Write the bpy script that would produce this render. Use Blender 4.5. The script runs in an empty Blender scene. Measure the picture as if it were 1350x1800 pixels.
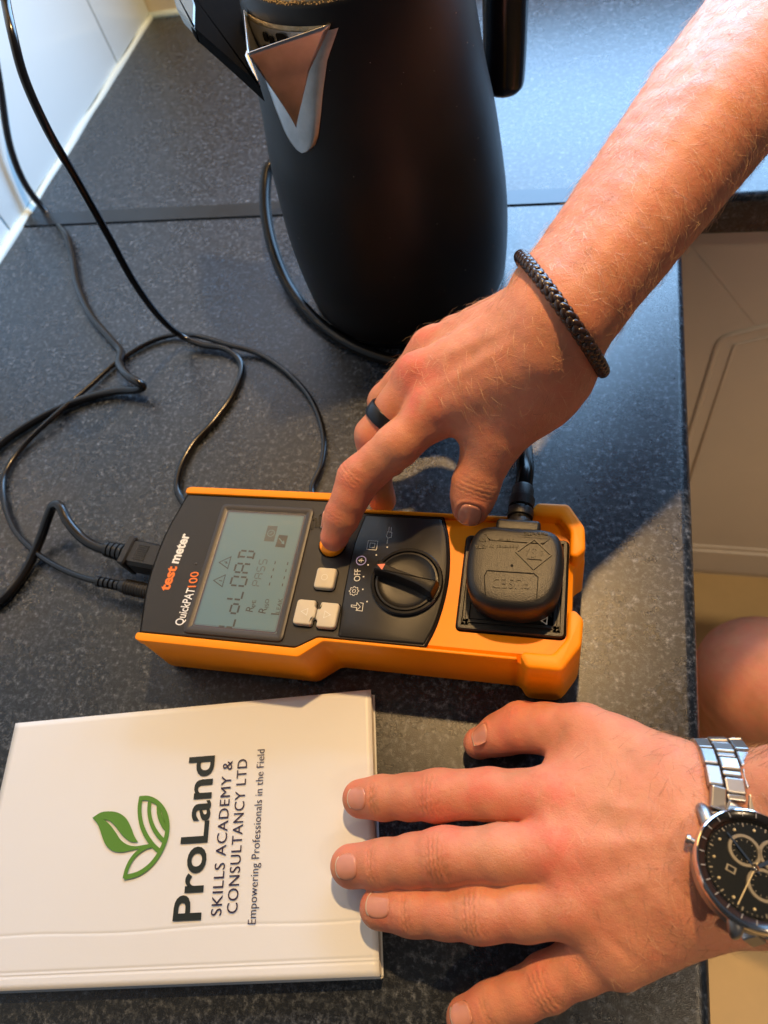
import bpy, bmesh, math, random
import numpy as np
from mathutils import Vector, Matrix
random.seed(7); np.random.seed(7)
C = bpy.context.scene.collection
S = bpy.context.scene
# ---------------------------------------------------------------- camera
F = 1248.0; CH = 0.393
def _n(v):
    v = np.array(v, float); return v/np.linalg.norm(v)
_Y = _n((455, -2242, F)); _X = np.array((4970, 314, -F), float); _X = _n(_X-_Y*_n(_X).dot(_Y)*np.linalg.norm(_X)); _Z = np.cross(_X, _Y)
R = np.array([_X, _Y, _Z]); CO = np.array([0.5487621, -0.52595454, CH])
def P(px, py, z):
    """world point (m) that lies z mm above the worktop under the given sight line"""
    d = R @ np.array([px-675, py-900, F]); t = (z*0.001-CO[2])/d[2]; return Vector(CO+d*t)
cam_d = bpy.data.cameras.new('camera'); cam = bpy.data.objects.new('camera', cam_d); C.objects.link(cam)
cr = R @ np.array([1, 0, 0]); cu = R @ np.array([0, -1, 0]); cb = R @ np.array([0, 0, -1])
cam.matrix_world = Matrix(((cr[0], cu[0], cb[0], CO[0]), (cr[1], cu[1], cb[1], CO[1]), (cr[2], cu[2], cb[2], CO[2]), (0, 0, 0, 1)))
cam_d.sensor_fit = 'VERTICAL'; cam_d.sensor_height = 36; cam_d.lens = F/1800*36
cam_d.clip_start = 0.01; cam_d.clip_end = 50
cam_d.dof.use_dof = True; cam_d.dof.focus_distance = 0.36; cam_d.dof.aperture_fstop = cam_d.lens/2.6*1.0
S.camera = cam
# ---------------------------------------------------------------- light
W = bpy.data.worlds.new("World"); S.world = W; W.use_nodes = True
bg = W.node_tree.nodes['Background']; bg.inputs[0].default_value = (0.66, 0.80, 1.0, 1); bg.inputs[1].default_value = 0.085
def area(name, loc, target, sx, sy, col, power):
    l = bpy.data.lights.new(name, 'AREA'); l.shape = 'RECTANGLE'; l.size = sx; l.size_y = sy; l.color = col; l.energy = power
    o = bpy.data.objects.new(name, l); C.objects.link(o); o.location = loc
    o.rotation_euler = (Vector(target)-Vector(loc)).to_track_quat('-Z', 'Y').to_euler(); return o
area('window_light', (0.65, 0.46, 0.42), (0.62, -0.5, 0.28), 0.78, 0.55, (0.36, 0.63, 1.0), 20)
area('added_fill_light', (0.13, 0.398, 0.44), (0.20, -0.5, 0.25), 0.24, 0.60, (0.36, 0.62, 1.0), 1.25)  # added fill, no window here; brightens reflections on the left of the worktop
lamp_d = bpy.data.lights.new('ceiling_spot', 'POINT'); lamp_d.energy = 56; lamp_d.color = (1.0, 0.61, 0.255); lamp_d.shadow_soft_size = 0.022
sp_d = bpy.data.lights.new('room_spot', 'SPOT'); sp_d.energy = 66; sp_d.color = (1.0, 0.74, 0.46); sp_d.spot_size = math.radians(62); sp_d.spot_blend = .6; sp_d.shadow_soft_size = .04
sp_o = bpy.data.objects.new('room_spot', sp_d); C.objects.link(sp_o); sp_o.location = (1.45, -.95, 1.35); sp_o.rotation_euler = (Vector((1.15, -.55, -.84))-Vector(sp_o.location)).to_track_quat('-Z', 'Y').to_euler()
lamp = bpy.data.objects.new('ceiling_spot', lamp_d); C.objects.link(lamp); lamp.location = (0.55, 0.11, 1.10)
S.view_settings.view_transform = 'Standard'; S.view_settings.look = 'None'; S.view_settings.exposure = 0.06; S.view_settings.gamma = 1
S.render.engine = 'CYCLES'; S.render.resolution_x = 768; S.render.resolution_y = 1024
# ---------------------------------------------------------------- materials
def mat(name, col=(.5, .5, .5), rough=.5, metal=0, bump=0, bscale=900, spec=.5, sss=0, sssr=(.003, .001, .0005), coat=0, var=0, vscale=60, aniso=0, trans=0, ior=1.5):
    m = bpy.data.materials.new(name); m.use_nodes = True; nt = m.node_tree; b = nt.nodes['Principled BSDF']
    b.inputs['Base Color'].default_value = (*col, 1); b.inputs['Roughness'].default_value = rough; b.inputs['Metallic'].default_value = metal
    b.inputs['Specular IOR Level'].default_value = spec; b.inputs['Coat Weight'].default_value = coat; b.inputs['Coat Roughness'].default_value = .08
    b.inputs['IOR'].default_value = ior; b.inputs['Transmission Weight'].default_value = trans
    if sss:
        b.inputs['Subsurface Weight'].default_value = sss; b.inputs['Subsurface Radius'].default_value = (1, .35, .18); b.inputs['Subsurface Scale'].default_value = sssr[0]
    tc = nt.nodes.new('ShaderNodeTexCoord')
    if bump:
        n = nt.nodes.new('ShaderNodeTexNoise'); n.inputs['Scale'].default_value = bscale; n.inputs['Detail'].default_value = 3
        nt.links.new(tc.outputs['Object'], n.inputs['Vector'])
        bp = nt.nodes.new('ShaderNodeBump'); bp.inputs['Strength'].default_value = bump; bp.inputs['Distance'].default_value = .0004
        nt.links.new(n.outputs['Fac'], bp.inputs['Height']); nt.links.new(bp.outputs['Normal'], b.inputs['Normal'])
    if var:
        n = nt.nodes.new('ShaderNodeTexNoise'); n.inputs['Scale'].default_value = vscale; n.inputs['Detail'].default_value = 6; n.inputs['Roughness'].default_value = .6
        nt.links.new(tc.outputs['Object'], n.inputs['Vector'])
        r = nt.nodes.new('ShaderNodeValToRGB'); r.color_ramp.elements[0].position = .3; r.color_ramp.elements[1].position = .7
        r.color_ramp.elements[0].color = (*[c*(1-var) for c in col], 1); r.color_ramp.elements[1].color = (*[min(1, c*(1+var)) for c in col], 1)
        nt.links.new(n.outputs['Fac'], r.inputs['Fac']); nt.links.new(r.outputs['Color'], b.inputs['Base Color'])
        mr = nt.nodes.new('ShaderNodeMapRange'); mr.inputs['To Min'].default_value = max(0.02, rough-.08); mr.inputs['To Max'].default_value = rough+.08
        nt.links.new(n.outputs['Fac'], mr.inputs['Value']); nt.links.new(mr.outputs['Result'], b.inputs['Roughness'])
    return m
M = {}
M['orange'] = mat('orange_plastic', (1.0, .30, .0), .44, spec=.3, bump=.12, bscale=2500, var=.04, vscale=40)
M['dark_plastic'] = mat('textured_black_plastic', (.0095, .009, .009), .40, bump=.22, bscale=2300, var=.1, vscale=90)
M['groove'] = mat('groove_black', (.003, .003, .003), .7, spec=.1)
M['plug'] = mat('plug_black_plastic', (.0085, .008, .0075), .40, bump=.42, bscale=1700)
M['cable'] = mat('cable_rubber', (.006, .006, .007), .21, spec=.45, bump=.05, bscale=600)
M['kettle'] = mat('matt_black_coating', (.0060, .0060, .0065), .44, spec=.32, bump=.08, bscale=3000, var=.15, vscale=25)
M['gloss_black'] = mat('gloss_black_plastic', (.008, .008, .009), .18, var=.1, vscale=40)
M['steel'] = mat('brushed_steel', (.44, .44, .44), .33, 1, bump=.15, bscale=1400, var=.12, vscale=120)
M['steel_dirty'] = mat('scaled_steel', (.40, .33, .22), .42, 1, bump=.5, bscale=500, var=.35, vscale=150)
M['scale'] = mat('limescale', (.50, .38, .20), .8, bump=1, bscale=700, var=.3, vscale=400)
M['watch_steel'] = mat('watch_steel', (.40, .385, .37), .38, 1, bump=.06, bscale=2500)
M['chrome'] = mat('polished_steel', (.75, .72, .70), .08, 1)
M['dial'] = mat('dial_black', (.006, .008, .008), .25, coat=.6)
M['dial_ring'] = mat('dial_ring', (.36, .35, .33), .35, .6)
M['lume'] = mat('cream_lume', (.75, .68, .5), .5)
M['button'] = mat('beige_rubber', (.60, .55, .43), .5, sss=.1, bump=.12, bscale=1500)
M['print_white'] = mat('white_print', (.80, .80, .76), .5)
M['print_orange'] = mat('orange_print', (.85, .19, .02), .5)
M['print_blue'] = mat('violet_print', (.30, .30, .75), .5)
M['marker'] = mat('red_marker', (.80, .22, .16), .5)
M['lcd'] = mat('lcd_glass', (.080, .175, .215), .28)
M['lcd_ink'] = mat('lcd_ink', (.012, .018, .022), .4)
M['lcd_ink_soft'] = mat('lcd_ink_soft', (.04, .06, .065), .4)
M['bezel'] = mat('bezel_grey_plastic', (.035, .031, .028), .4, bump=.2, bscale=1800)
M['paper'] = mat('white_card', (.74, .77, .79), .38, bump=.04, bscale=900)
M['pages'] = mat('page_edges', (.50, .47, .45), .8, bump=.6, bscale=1600, var=.12, vscale=700)
M['ink'] = mat('black_ink', (.010, .018, .018), .4)
M['ink_purple'] = mat('dark_purple_ink', (.025, .012, .04), .4)
M['ink_green'] = mat('green_ink', (.09, .24, .025), .4)
M['leather'] = mat('brown_black_leather', (.030, .014, .008), .27, bump=.4, bscale=900, var=.25, vscale=300)
M['ring'] = mat('black_ring_metal', (.018, .021, .028), .3, .5)
M['ring_in'] = mat('ring_edge_metal', (.3, .27, .25), .25, 1)
M['tile'] = mat('white_glazed_tile', (.62, .74, .79), .13, bump=.04, bscale=30)
M['grout'] = mat('grout', (.42, .42, .40), .8)
M['silicone'] = mat('white_silicone', (.60, .73, .74), .3, bump=.5, bscale=60)
M['cream_wall'] = mat('cream_tile', (.66, .60, .46), .25, var=.06, vscale=8)
M['cabinet'] = mat('cream_cabinet_paint', (.64, .58, .50), .32, var=.03, vscale=10)
M['floor'] = mat('tan_floor', (.62, .45, .22), .45, var=.12, vscale=7)
M['teal_plastic'] = mat('grey_green_plastic', (.07, .09, .085), .3)
M['dark_cloth'] = mat('black_cloth', (.008, .008, .008), .9, bump=.6, bscale=500)
def worktop_mat():
    m = bpy.data.materials.new('speckled_black_laminate'); m.use_nodes = True; nt = m.node_tree; b = nt.nodes['Principled BSDF']; L = nt.links.new
    tc = nt.nodes.new('ShaderNodeTexCoord'); geo = tc.outputs['Object']
    def noise(sc, det, ro, dist=0):
        n = nt.nodes.new('ShaderNodeTexNoise'); n.inputs['Scale'].default_value = sc; n.inputs['Detail'].default_value = det; n.inputs['Roughness'].default_value = ro; n.inputs['Distortion'].default_value = dist
        L(geo, n.inputs['Vector']); return n.outputs['Fac']
    def ramp(x, stops):
        r = nt.nodes.new('ShaderNodeValToRGB'); e = r.color_ramp.elements
        e[0].position, e[0].color = stops[0][0], (*stops[0][1], 1); e[1].position, e[1].color = stops[-1][0], (*stops[-1][1], 1)
        for p, c in stops[1:-1]:
            q = e.new(p); q.color = (*c, 1)
        L(x, r.inputs['Fac']); return r.outputs['Color']
    def mix(f, a, c, t='MIX'):
        x = nt.nodes.new('ShaderNodeMixRGB'); x.blend_type = t
        if isinstance(f, float): x.inputs[0].default_value = f
        else: L(f, x.inputs[0])
        L(a, x.inputs[1]); L(c, x.inputs[2]); return x.outputs[0]
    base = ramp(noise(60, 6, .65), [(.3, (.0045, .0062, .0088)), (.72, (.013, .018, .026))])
    cl = noise(150, 4, .7); fl = ramp(noise(310, 5, .72, .1), [(.47, (0, 0, 0)), (.57, (.28, .28, .28)), (.72, (1, 1, 1))])
    clr = ramp(cl, [(.36, (.15, .15, .15)), (.58, (1, 1, 1))])
    m1 = mix(1.0, fl, clr, 'MULTIPLY')
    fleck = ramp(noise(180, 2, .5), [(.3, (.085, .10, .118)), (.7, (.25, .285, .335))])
    fine = ramp(noise(900, 2, .6), [(.60, (0, 0, 0)), (.75, (.35, .35, .35))])
    x1 = mix(m1, base, fleck); x2 = mix(fine, x1, fleck)
    L(x2, b.inputs['Base Color'])
    b.inputs['Roughness'].default_value = .36; b.inputs['Specular IOR Level'].default_value = .55
    rr = nt.nodes.new('ShaderNodeMapRange'); rr.inputs['To Min'].default_value = .22; rr.inputs['To Max'].default_value = .33; L(noise(25, 5, .6), rr.inputs['Value']); L(rr.outputs[0], b.inputs['Roughness'])
    n = nt.nodes.new('ShaderNodeTexNoise'); n.inputs['Scale'].default_value = 1900; n.inputs['Detail'].default_value = 2; L(geo, n.inputs['Vector'])
    bp = nt.nodes.new('ShaderNodeBump'); bp.inputs['Strength'].default_value = .60; bp.inputs['Distance'].default_value = .0002; L(n.outputs['Fac'], bp.inputs['Height'])
    n2 = nt.nodes.new('ShaderNodeTexNoise'); n2.inputs['Scale'].default_value = 14; L(geo, n2.inputs['Vector'])
    bp2 = nt.nodes.new('ShaderNodeBump'); bp2.inputs['Strength'].default_value = .15; bp2.inputs['Distance'].default_value = .001; L(n2.outputs['Fac'], bp2.inputs['Height']); L(bp.outputs['Normal'], bp2.inputs['Normal'])
    L(bp2.outputs['Normal'], b.inputs['Normal'])
    return m
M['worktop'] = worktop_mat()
# ---------------------------------------------------------------- builders
def link(o, parent=None):
    C.objects.link(o)
    if parent is not None:
        o.parent = parent; o.matrix_parent_inverse = parent_inv(parent)
    return o
def parent_inv(p):
    m = Matrix.Translation(p.location) @ p.rotation_euler.to_matrix().to_4x4()
    q = p
    while q.parent is not None:
        m = q.matrix_parent_inverse @ m; q = q.parent
        m = Matrix.Translation(q.location) @ q.rotation_euler.to_matrix().to_4x4() @ m
    return m.inverted()
def tag(o, label=None, cat=None, group=None, kind=None):
    if label: o['label'] = label
    if cat: o['category'] = cat
    if group: o['group'] = group
    if kind: o['kind'] = kind
    return o
def thing(name, loc, label, cat, group=None):
    o = bpy.data.objects.new(name, None); o.empty_display_size = .01; C.objects.link(o); o.location = loc
    return tag(o, label, cat, group)
def mesh(name, V, Fc, m, parent=None, smooth=True, T=None, angle=None):
    me = bpy.data.meshes.new(name)
    if T is not None: V = [T @ Vector(v) for v in V]
    me.from_pydata([tuple(v) for v in V], [], [tuple(f) for f in Fc]); me.materials.append(m)
    bm = bmesh.new(); bm.from_mesh(me); bmesh.ops.recalc_face_normals(bm, faces=bm.faces)
    if angle is not None:
        for e in bm.edges:
            if len(e.link_faces) == 2 and e.calc_face_angle(0) > angle: e.smooth = False
    for f in bm.faces: f.smooth = smooth
    bm.to_mesh(me); bm.free()
    return link(bpy.data.objects.new(name, me), parent)
A40 = math.radians(38)
class MB:
    def __init__(s): s.V = []; s.F = []
    def add(s, V, Fc):
        o = len(s.V); s.V += [Vector(v) for v in V]; s.F += [tuple(i+o for i in f) for f in Fc]; return s
    def build(s, name, m, parent=None, smooth=True, T=None, angle=A40): return mesh(name, s.V, s.F, m, parent, smooth, T, angle)
def inset_poly(pts, d):
    n = len(pts); out = []
    a = sum(pts[i][0]*pts[(i+1) % n][1]-pts[(i+1) % n][0]*pts[i][1] for i in range(n)); sg = 1 if a > 0 else -1
    for i in range(n):
        p0, p1, p2 = Vector(pts[i-1][:2]), Vector(pts[i][:2]), Vector(pts[(i+1) % n][:2])
        e1 = (p1-p0); e2 = (p2-p1)
        if e1.length < 1e-9 or e2.length < 1e-9: out.append(p1); continue
        e1.normalize(); e2.normalize(); n1 = Vector((-e1.y, e1.x))*sg; n2 = Vector((-e2.y, e2.x))*sg
        b = n1+n2
        if b.length < 1e-6: out.append(p1+n1*d); continue
        b.normalize(); c = max(.35, b.dot(n1)); out.append(p1+b*(d/c))
    return out
def prism(outline, levels, caps=(True, True)):
    """outline 2-D, levels [(z, inset)...] bottom to top"""
    V = []; Fc = []; n = len(outline)
    for z, ins in levels:
        q = inset_poly(outline, ins) if ins else [Vector(p[:2]) for p in outline]
        V += [Vector((p.x, p.y, z)) for p in q]
    for k in range(len(levels)-1):
        for i in range(n):
            j = (i+1) % n; Fc.append((k*n+i, k*n+j, (k+1)*n+j, (k+1)*n+i))
    if caps[0]: Fc.append(tuple(reversed(range(n))))
    if caps[1]: Fc.append(tuple((len(levels)-1)*n+i for i in range(n)))
    return V, Fc
def rrect(x0, y0, x1, y1, r, seg=5):
    pts = []
    for cx, cy, a0 in ((x1-r, y1-r, 0), (x0+r, y1-r, 90), (x0+r, y0+r, 180), (x1-r, y0+r, 270)):
        for k in range(seg+1):
            a = math.radians(a0+90*k/seg); pts.append((cx+r*math.cos(a), cy+r*math.sin(a)))
    return pts
def round_poly(pts, r, seg=4):
    out = []; n = len(pts)
    rr = r if isinstance(r, (list, tuple)) else [r]*n
    for i in range(n):
        p0, p1, p2 = Vector(pts[i-1]), Vector(pts[i]), Vector(pts[(i+1) % n])
        a = (p0-p1); b = (p2-p1); ra = min(rr[i], a.length*.45, b.length*.45); a.normalize(); b.normalize()
        if ra < 1e-6 or abs(a.dot(b)+1) < 1e-4: out.append(p1); continue
        s, e = p1+a*ra, p1+b*ra
        for k in range(seg+1):
            t = k/seg; out.append(s*(1-t)**2+p1*2*t*(1-t)+e*t*t)
    return out
def circle(cx, cy, r, n=32, ry=None):
    ry = ry or r; return [(cx+r*math.cos(2*math.pi*k/n), cy+ry*math.sin(2*math.pi*k/n)) for k in range(n)]
def top_levels(z0, z1, r, seg=3):
    return [(z0, 0), (z1-r, 0)]+[(z1-r+r*math.sin(math.pi/2*k/seg), r*(1-math.cos(math.pi/2*k/seg))) for k in range(1, seg+1)]
def box(x0, y0, z0, x1, y1, z1, r=0.0):
    if r <= 0:
        return prism([(x0, y0), (x1, y0), (x1, y1), (x0, y1)], [(z0, 0), (z1, 0)])
    return prism(rrect(x0, y0, x1, y1, r, 3), top_levels(z0, z1, r*.8, 3))
def prismr(poly, radii, levels, seg=4, caps=(True, True)):
    rr = list(radii) if isinstance(radii, (list, tuple)) else [radii]*len(poly)
    V = []; Fc = []; n = None
    for z, ins in levels:
        q = inset_poly(poly, ins); q2 = []
        m_ = len(q)
        for i in range(m_):
            p0, p1, p2 = q[i-1], q[i], q[(i+1) % m_]; a = p0-p1; b = p2-p1
            cv = True
            ra = max(.0002, rr[i]-ins*.8); ra = min(ra, a.length*.45, b.length*.45); a.normalize(); b.normalize()
            s, e = p1+a*ra, p1+b*ra
            for k in range(seg+1):
                t = k/seg; q2.append(s*(1-t)**2+p1*2*t*(1-t)+e*t*t)
        n = len(q2); V += [Vector((p.x, p.y, z)) for p in q2]
    for k in range(len(levels)-1):
        for i in range(n):
            j = (i+1) % n; Fc.append((k*n+i, k*n+j, (k+1)*n+j, (k+1)*n+i))
    if caps[0]: Fc.append(tuple(reversed(range(n))))
    if caps[1]: Fc.append(tuple((len(levels)-1)*n+i for i in range(n)))
    return V, Fc
def ringstrip(outer, inner, z):
    n = len(outer); V = [Vector((p[0], p[1], z)) for p in outer]+[Vector((p[0], p[1], z)) for p in inner]
    return V, [(i, (i+1) % n, n+(i+1) % n, n+i) for i in range(n)]
def lathe(prof, cx=0, cy=0, n=64):
    V = []; Fc = []
    for r, z in prof:
        for k in range(n):
            a = 2*math.pi*k/n; V.append(Vector((cx+r*math.cos(a), cy+r*math.sin(a), z)))
    for i in range(len(prof)-1):
        for k in range(n):
            j = (k+1) % n; Fc.append((i*n+k, i*n+j, (i+1)*n+j, (i+1)*n+k))
    return V, Fc
def spline(pts, sub=8):
    pts = [Vector(p) for p in pts]; out = []
    q = [pts[0]*2-pts[1]]+pts+[pts[-1]*2-pts[-2]]
    for i in range(1, len(q)-2):
        p0, p1, p2, p3 = q[i-1:i+3]
        t0 = 0; t1 = max(1e-6, (p1-p0).length**.5); t2 = t1+max(1e-6, (p2-p1).length**.5); t3 = t2+max(1e-6, (p3-p2).length**.5)
        for k in range(sub):
            t = t1+(t2-t1)*k/sub
            a1 = p0*((t1-t)/(t1-t0))+p1*((t-t0)/(t1-t0)); a2 = p1*((t2-t)/(t2-t1))+p2*((t-t1)/(t2-t1)); a3 = p2*((t3-t)/(t3-t2))+p3*((t-t2)/(t3-t2))
            b1 = a1*((t2-t)/(t2-t0))+a2*((t-t0)/(t2-t0)); b2 = a2*((t3-t)/(t3-t1))+a3*((t-t1)/(t3-t1))
            out.append(b1*((t2-t)/(t2-t1))+b2*((t-t1)/(t2-t1)))
    out.append(pts[-1]); return out
def tube(path, r, n=14, cap=True, sx=1.0):
    V = []; Fc = []; up = Vector((0, 0, 1)); m = len(path); prev = None
    for i, p in enumerate(path):
        t = (path[min(i+1, m-1)]-path[max(i-1, 0)]).normalized()
        if prev is None:
            a = t.cross(up) if abs(t.dot(up)) < .95 else t.cross(Vector((1, 0, 0)))
        else: a = prev-t*prev.dot(t)
        a.normalize(); prev = a; b = t.cross(a); rr = r[i] if isinstance(r, (list, tuple)) else r
        for k in range(n):
            g = 2*math.pi*k/n; V.append(p+a*math.cos(g)*rr*sx+b*math.sin(g)*rr)
    for i in range(m-1):
        for k in range(n):
            j = (k+1) % n; Fc.append((i*n+k, i*n+j, (i+1)*n+j, (i+1)*n+k))
    if cap: Fc += [tuple(reversed(range(n))), tuple((m-1)*n+k for k in range(n))]
    return V, Fc
def text_mesh(s, size=1.0, bold=0.0, ext=.0, spacing=1.0):
    cu = bpy.data.curves.new('t', 'FONT'); cu.body = s; cu.size = size; cu.offset = bold; cu.extrude = ext; cu.space_character = spacing; cu.resolution_u = 4
    o = bpy.data.objects.new('t', cu); C.objects.link(o); bpy.context.view_layer.update()
    me = bpy.data.meshes.new_from_object(o.evaluated_get(bpy.context.evaluated_depsgraph_get()))
    V = [v.co.copy() for v in me.vertices]; Fc = [tuple(p.vertices) for p in me.polygons]
    bpy.data.objects.remove(o); bpy.data.curves.remove(cu); bpy.data.meshes.remove(me)
    return V, Fc
def text_on(name, s, a, b, height, m, parent, bold=0.0, ext=.00005, lift=.00008, flat=True, spacing=1.0, up=None, depth=0.0):
    """lay text so its baseline runs from world point a to b; capital height given in m"""
    V, Fc = text_mesh(s, 1.0, bold, .5 if depth else 0, spacing)
    xs = [v.x for v in V]; x0, x1 = min(xs), max(xs); caps = .70
    d = (b-a); L = d.length; ex = d.normalized(); ez = up or Vector((0, 0, 1)); ey = ez.cross(ex).normalized()
    sx = L/(x1-x0); sy = height/caps
    W2 = [a+ex*((v.x-x0)*sx)+ey*(v.y*sy)+ez*(lift+v.z*depth) for v in V]
    return mesh(name, W2, Fc, m, parent, smooth=False)
def PWALL(px, py, x):
    d = R @ np.array([px-675, py-900, F]); t = (x-CO[0])/d[0]; return Vector(CO+d*t)
def poly_on(name, loops, m, parent, T=None, z=0.0):
    mb = MB()
    for lp in loops: mb.add([Vector((p[0], p[1], z)) for p in lp], [tuple(range(len(lp)))])
    return mesh(name, mb.V, mb.F, m, parent, smooth=False, T=T)
def strokes(paths, w, z=0.0):
    """flat ribbons along 2-D paths"""
    mb = MB()
    for path in paths:
        closed = len(path) > 2 and (Vector(path[0])-Vector(path[-1])).length < 1e-7
        q = [Vector(p[:2]) for p in (path[:-1] if closed else path)]; n = len(q); Lf = []; Rt = []
        for i in range(n):
            if closed: p0, p2 = q[i-1], q[(i+1) % n]
            else: p0, p2 = q[max(i-1, 0)], q[min(i+1, n-1)]
            e1 = (q[i]-p0); e2 = (p2-q[i])
            if e1.length < 1e-9: e1 = e2
            if e2.length < 1e-9: e2 = e1
            e1 = e1.normalized(); e2 = e2.normalized(); n1 = Vector((-e1.y, e1.x)); n2 = Vector((-e2.y, e2.x)); b = (n1+n2)
            b = b.normalized() if b.length > 1e-6 else n1
            b = b*(w/2/max(.4, b.dot(n1))); Lf.append(q[i]+b); Rt.append(q[i]-b)
        V = [Vector((p.x, p.y, z)) for p in Lf+Rt]; Fc = [(i, i+1, n+i+1, n+i) for i in range(n-1)]
        if closed: Fc.append((n-1, 0, n, 2*n-1))
        mb.add(V, Fc)
    return mb
# ================================================================ SETTING
struct = lambda o: tag(o, kind='structure')
def edge_slab(name, x0, x1, y0, y1, front, r=.007):
    """laminate slab 38 mm thick, rolled edge on the side given by front"""
    T = .038; prof = [(0, 0)]
    arc = [(-r+r*math.sin(a), -r+r*math.cos(a)) for a in [math.pi/2*k/6 for k in range(7)]]
    arc2 = [(-r+r*math.cos(a), -T+r-r*math.sin(a)) for a in [math.pi/2*k/6 for k in range(7)]]
    if front == 'x': pr = [(x0-x1, 0)]+arc+arc2+[(x0-x1, -T)]; V = [Vector((x1+u, yy, w)) for yy in (y0, y1) for u, w in pr]
    else: pr = [(y0-y1, 0)]+arc+arc2+[(y0-y1, -T)]; V = [Vector((xx, y0-u, w)) for xx in (x0, x1) for u, w in pr]
    n = len(pr); Fc = [(i, (i+1) % n, n+(i+1) % n, n+i) for i in range(n)]+[tuple(range(n)), tuple(n+i for i in range(n))]
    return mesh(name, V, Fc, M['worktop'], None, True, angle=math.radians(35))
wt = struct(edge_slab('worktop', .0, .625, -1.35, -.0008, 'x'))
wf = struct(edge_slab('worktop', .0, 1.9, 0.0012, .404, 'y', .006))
js = MB().add(*box(.004, .0012, .0002, .6245, .0195, .0011, 0)).build('joining_strip', mat('joining_strip_metal', (.035, .04, .045), .3, .6, var=.1), wf, False)
# side wall of glazed tiles
wall = struct(mesh('wall', *box(-.12, -1.4, -.9, -.0065, .60, 1.2), M['grout'], None, False))
tz = .0045; ty = .2885; tw = .300; th = .198
tiles = []
for iz in range(3):
    for iy in range(-5, 2):
        y1 = ty+iy*tw+(.0 if iz % 2 == 0 else -.08)
        if y1 < -1.2: continue
        xx0 = -.0062; Vv, Ff = prism(rrect(y1+.001, tz+iz*(th+.002), y1+tw-.001, tz+iz*(th+.002)+th, .0012, 2), top_levels(0, .0062, .0010, 3))
        if y1+tw > .41: continue
        mesh('tile', [Vector((xx0+v.z, v.x, v.y)) for v in Vv], Ff, M['tile'], wall, True, angle=A40)
y1 = ty+.001; Vv, Ff = prism(rrect(y1, tz, .4035, tz+th, .001, 2), top_levels(0, .0062, .001, 3)); mesh('tile', [Vector((-.0062+v.z, v.x, v.y)) for v in Vv], Ff, M['tile'], wall, True, angle=A40)
wb = struct(mesh('wall', *box(-.12, .4045, -.9, .30, .52, 1.2), M['cream_wall'], None, False))
wb2 = struct(mesh('wall', *box(.30, .4045, -.9, 2.4, .52, .06), M['cream_wall'], None, False))
sp = [Vector((.0005, -1.3+i*.02, .0005+.0006*math.sin(i*1.3))) for i in range(86)]
sr = [.0042+.0006*math.sin(i*.9)+.0011*math.exp(-((i-64)/1.6)**2)+random.uniform(-.0003, .0003) for i in range(86)]
mesh('sealant_bead', *tube(sp, sr, 10), M['silicone'], wall)
mesh('sealant_bead', *tube([Vector((x, .4035, .001)) for x in (0, .1, .2, .3, .6, 1)], .005, 10), M['silicone'], wb)
# cupboard below the far worktop
cup = thing('base_cupboard', (1.2, .02, -.75), 'cream base cupboard with a moulded arch door under the far worktop', 'cupboard')
mesh('carcass', *box(.60, .042, -.715, 1.85, .40, -.040), M['cabinet'], cup, False)
x0, x1, z0, z1 = .63, 1.13, -.697, -.046
Vv, Ff = prism(rrect(x0, z0, x1, z1, .003, 2), top_levels(0, .019, .004, 3))
mesh('door', [Vector((v.x, .0405-v.z, v.y)) for v in Vv], Ff, M['cabinet'], cup, False)
arch = [(x0+.06, z0+.07)]+[(x0+.06+(x1-x0-.12)*t, z1-.13+.05*math.sin(math.pi*t)**1.0) for t in [k/16 for k in range(17)]]+[(x1-.06, z0+.07)]
arch = round_poly(arch, .012, 3)
for dd, rr in ((0, .0030), (.016, .0018)):
    q = inset_poly(arch, dd); pth = [Vector((p[0], .0212, p[1])) for p in list(q)+[q[0]]]
    mesh('moulding', *tube(pth, rr, 8, False), M['cabinet'], cup)
cup2 = thing('base_cupboard', (.60, -.6, -.75), 'cream base cupboard under the near worktop, seen edge-on below the speckled edge', 'cupboard')
mesh('carcass', *box(.03, -1.3, -.715, .585, .0, -.040), M['cabinet'], cup2, False)
mesh('door', *box(.5855, -.62, -.70, .603, -.13, -.046, .002), M['cabinet'], cup2)
mesh('plinth', *box(.60, .09, -.845, 1.85, .11, -.716), M['cabinet'], cup, False)
mesh('plinth', *box(.50, -1.3, -.845, .53, -.0, -.716), M['cabinet'], cup2, False)
fl = struct(mesh('floor', *box(-.1, -3, -.90, 3.5, .5, -.848), M['grout'], None, False))
for ix in range(9):
    for iy in range(9):
        xx = .30+ix*.33; yy = -2.4+iy*.33
        mesh('floor_tile', *prism(rrect(xx, yy, xx+.3265, yy+.3265, .002, 1), [(-.848, 0), (-.8415, 0), (-.840, .0015)]), M['floor'], fl, False)
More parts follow.
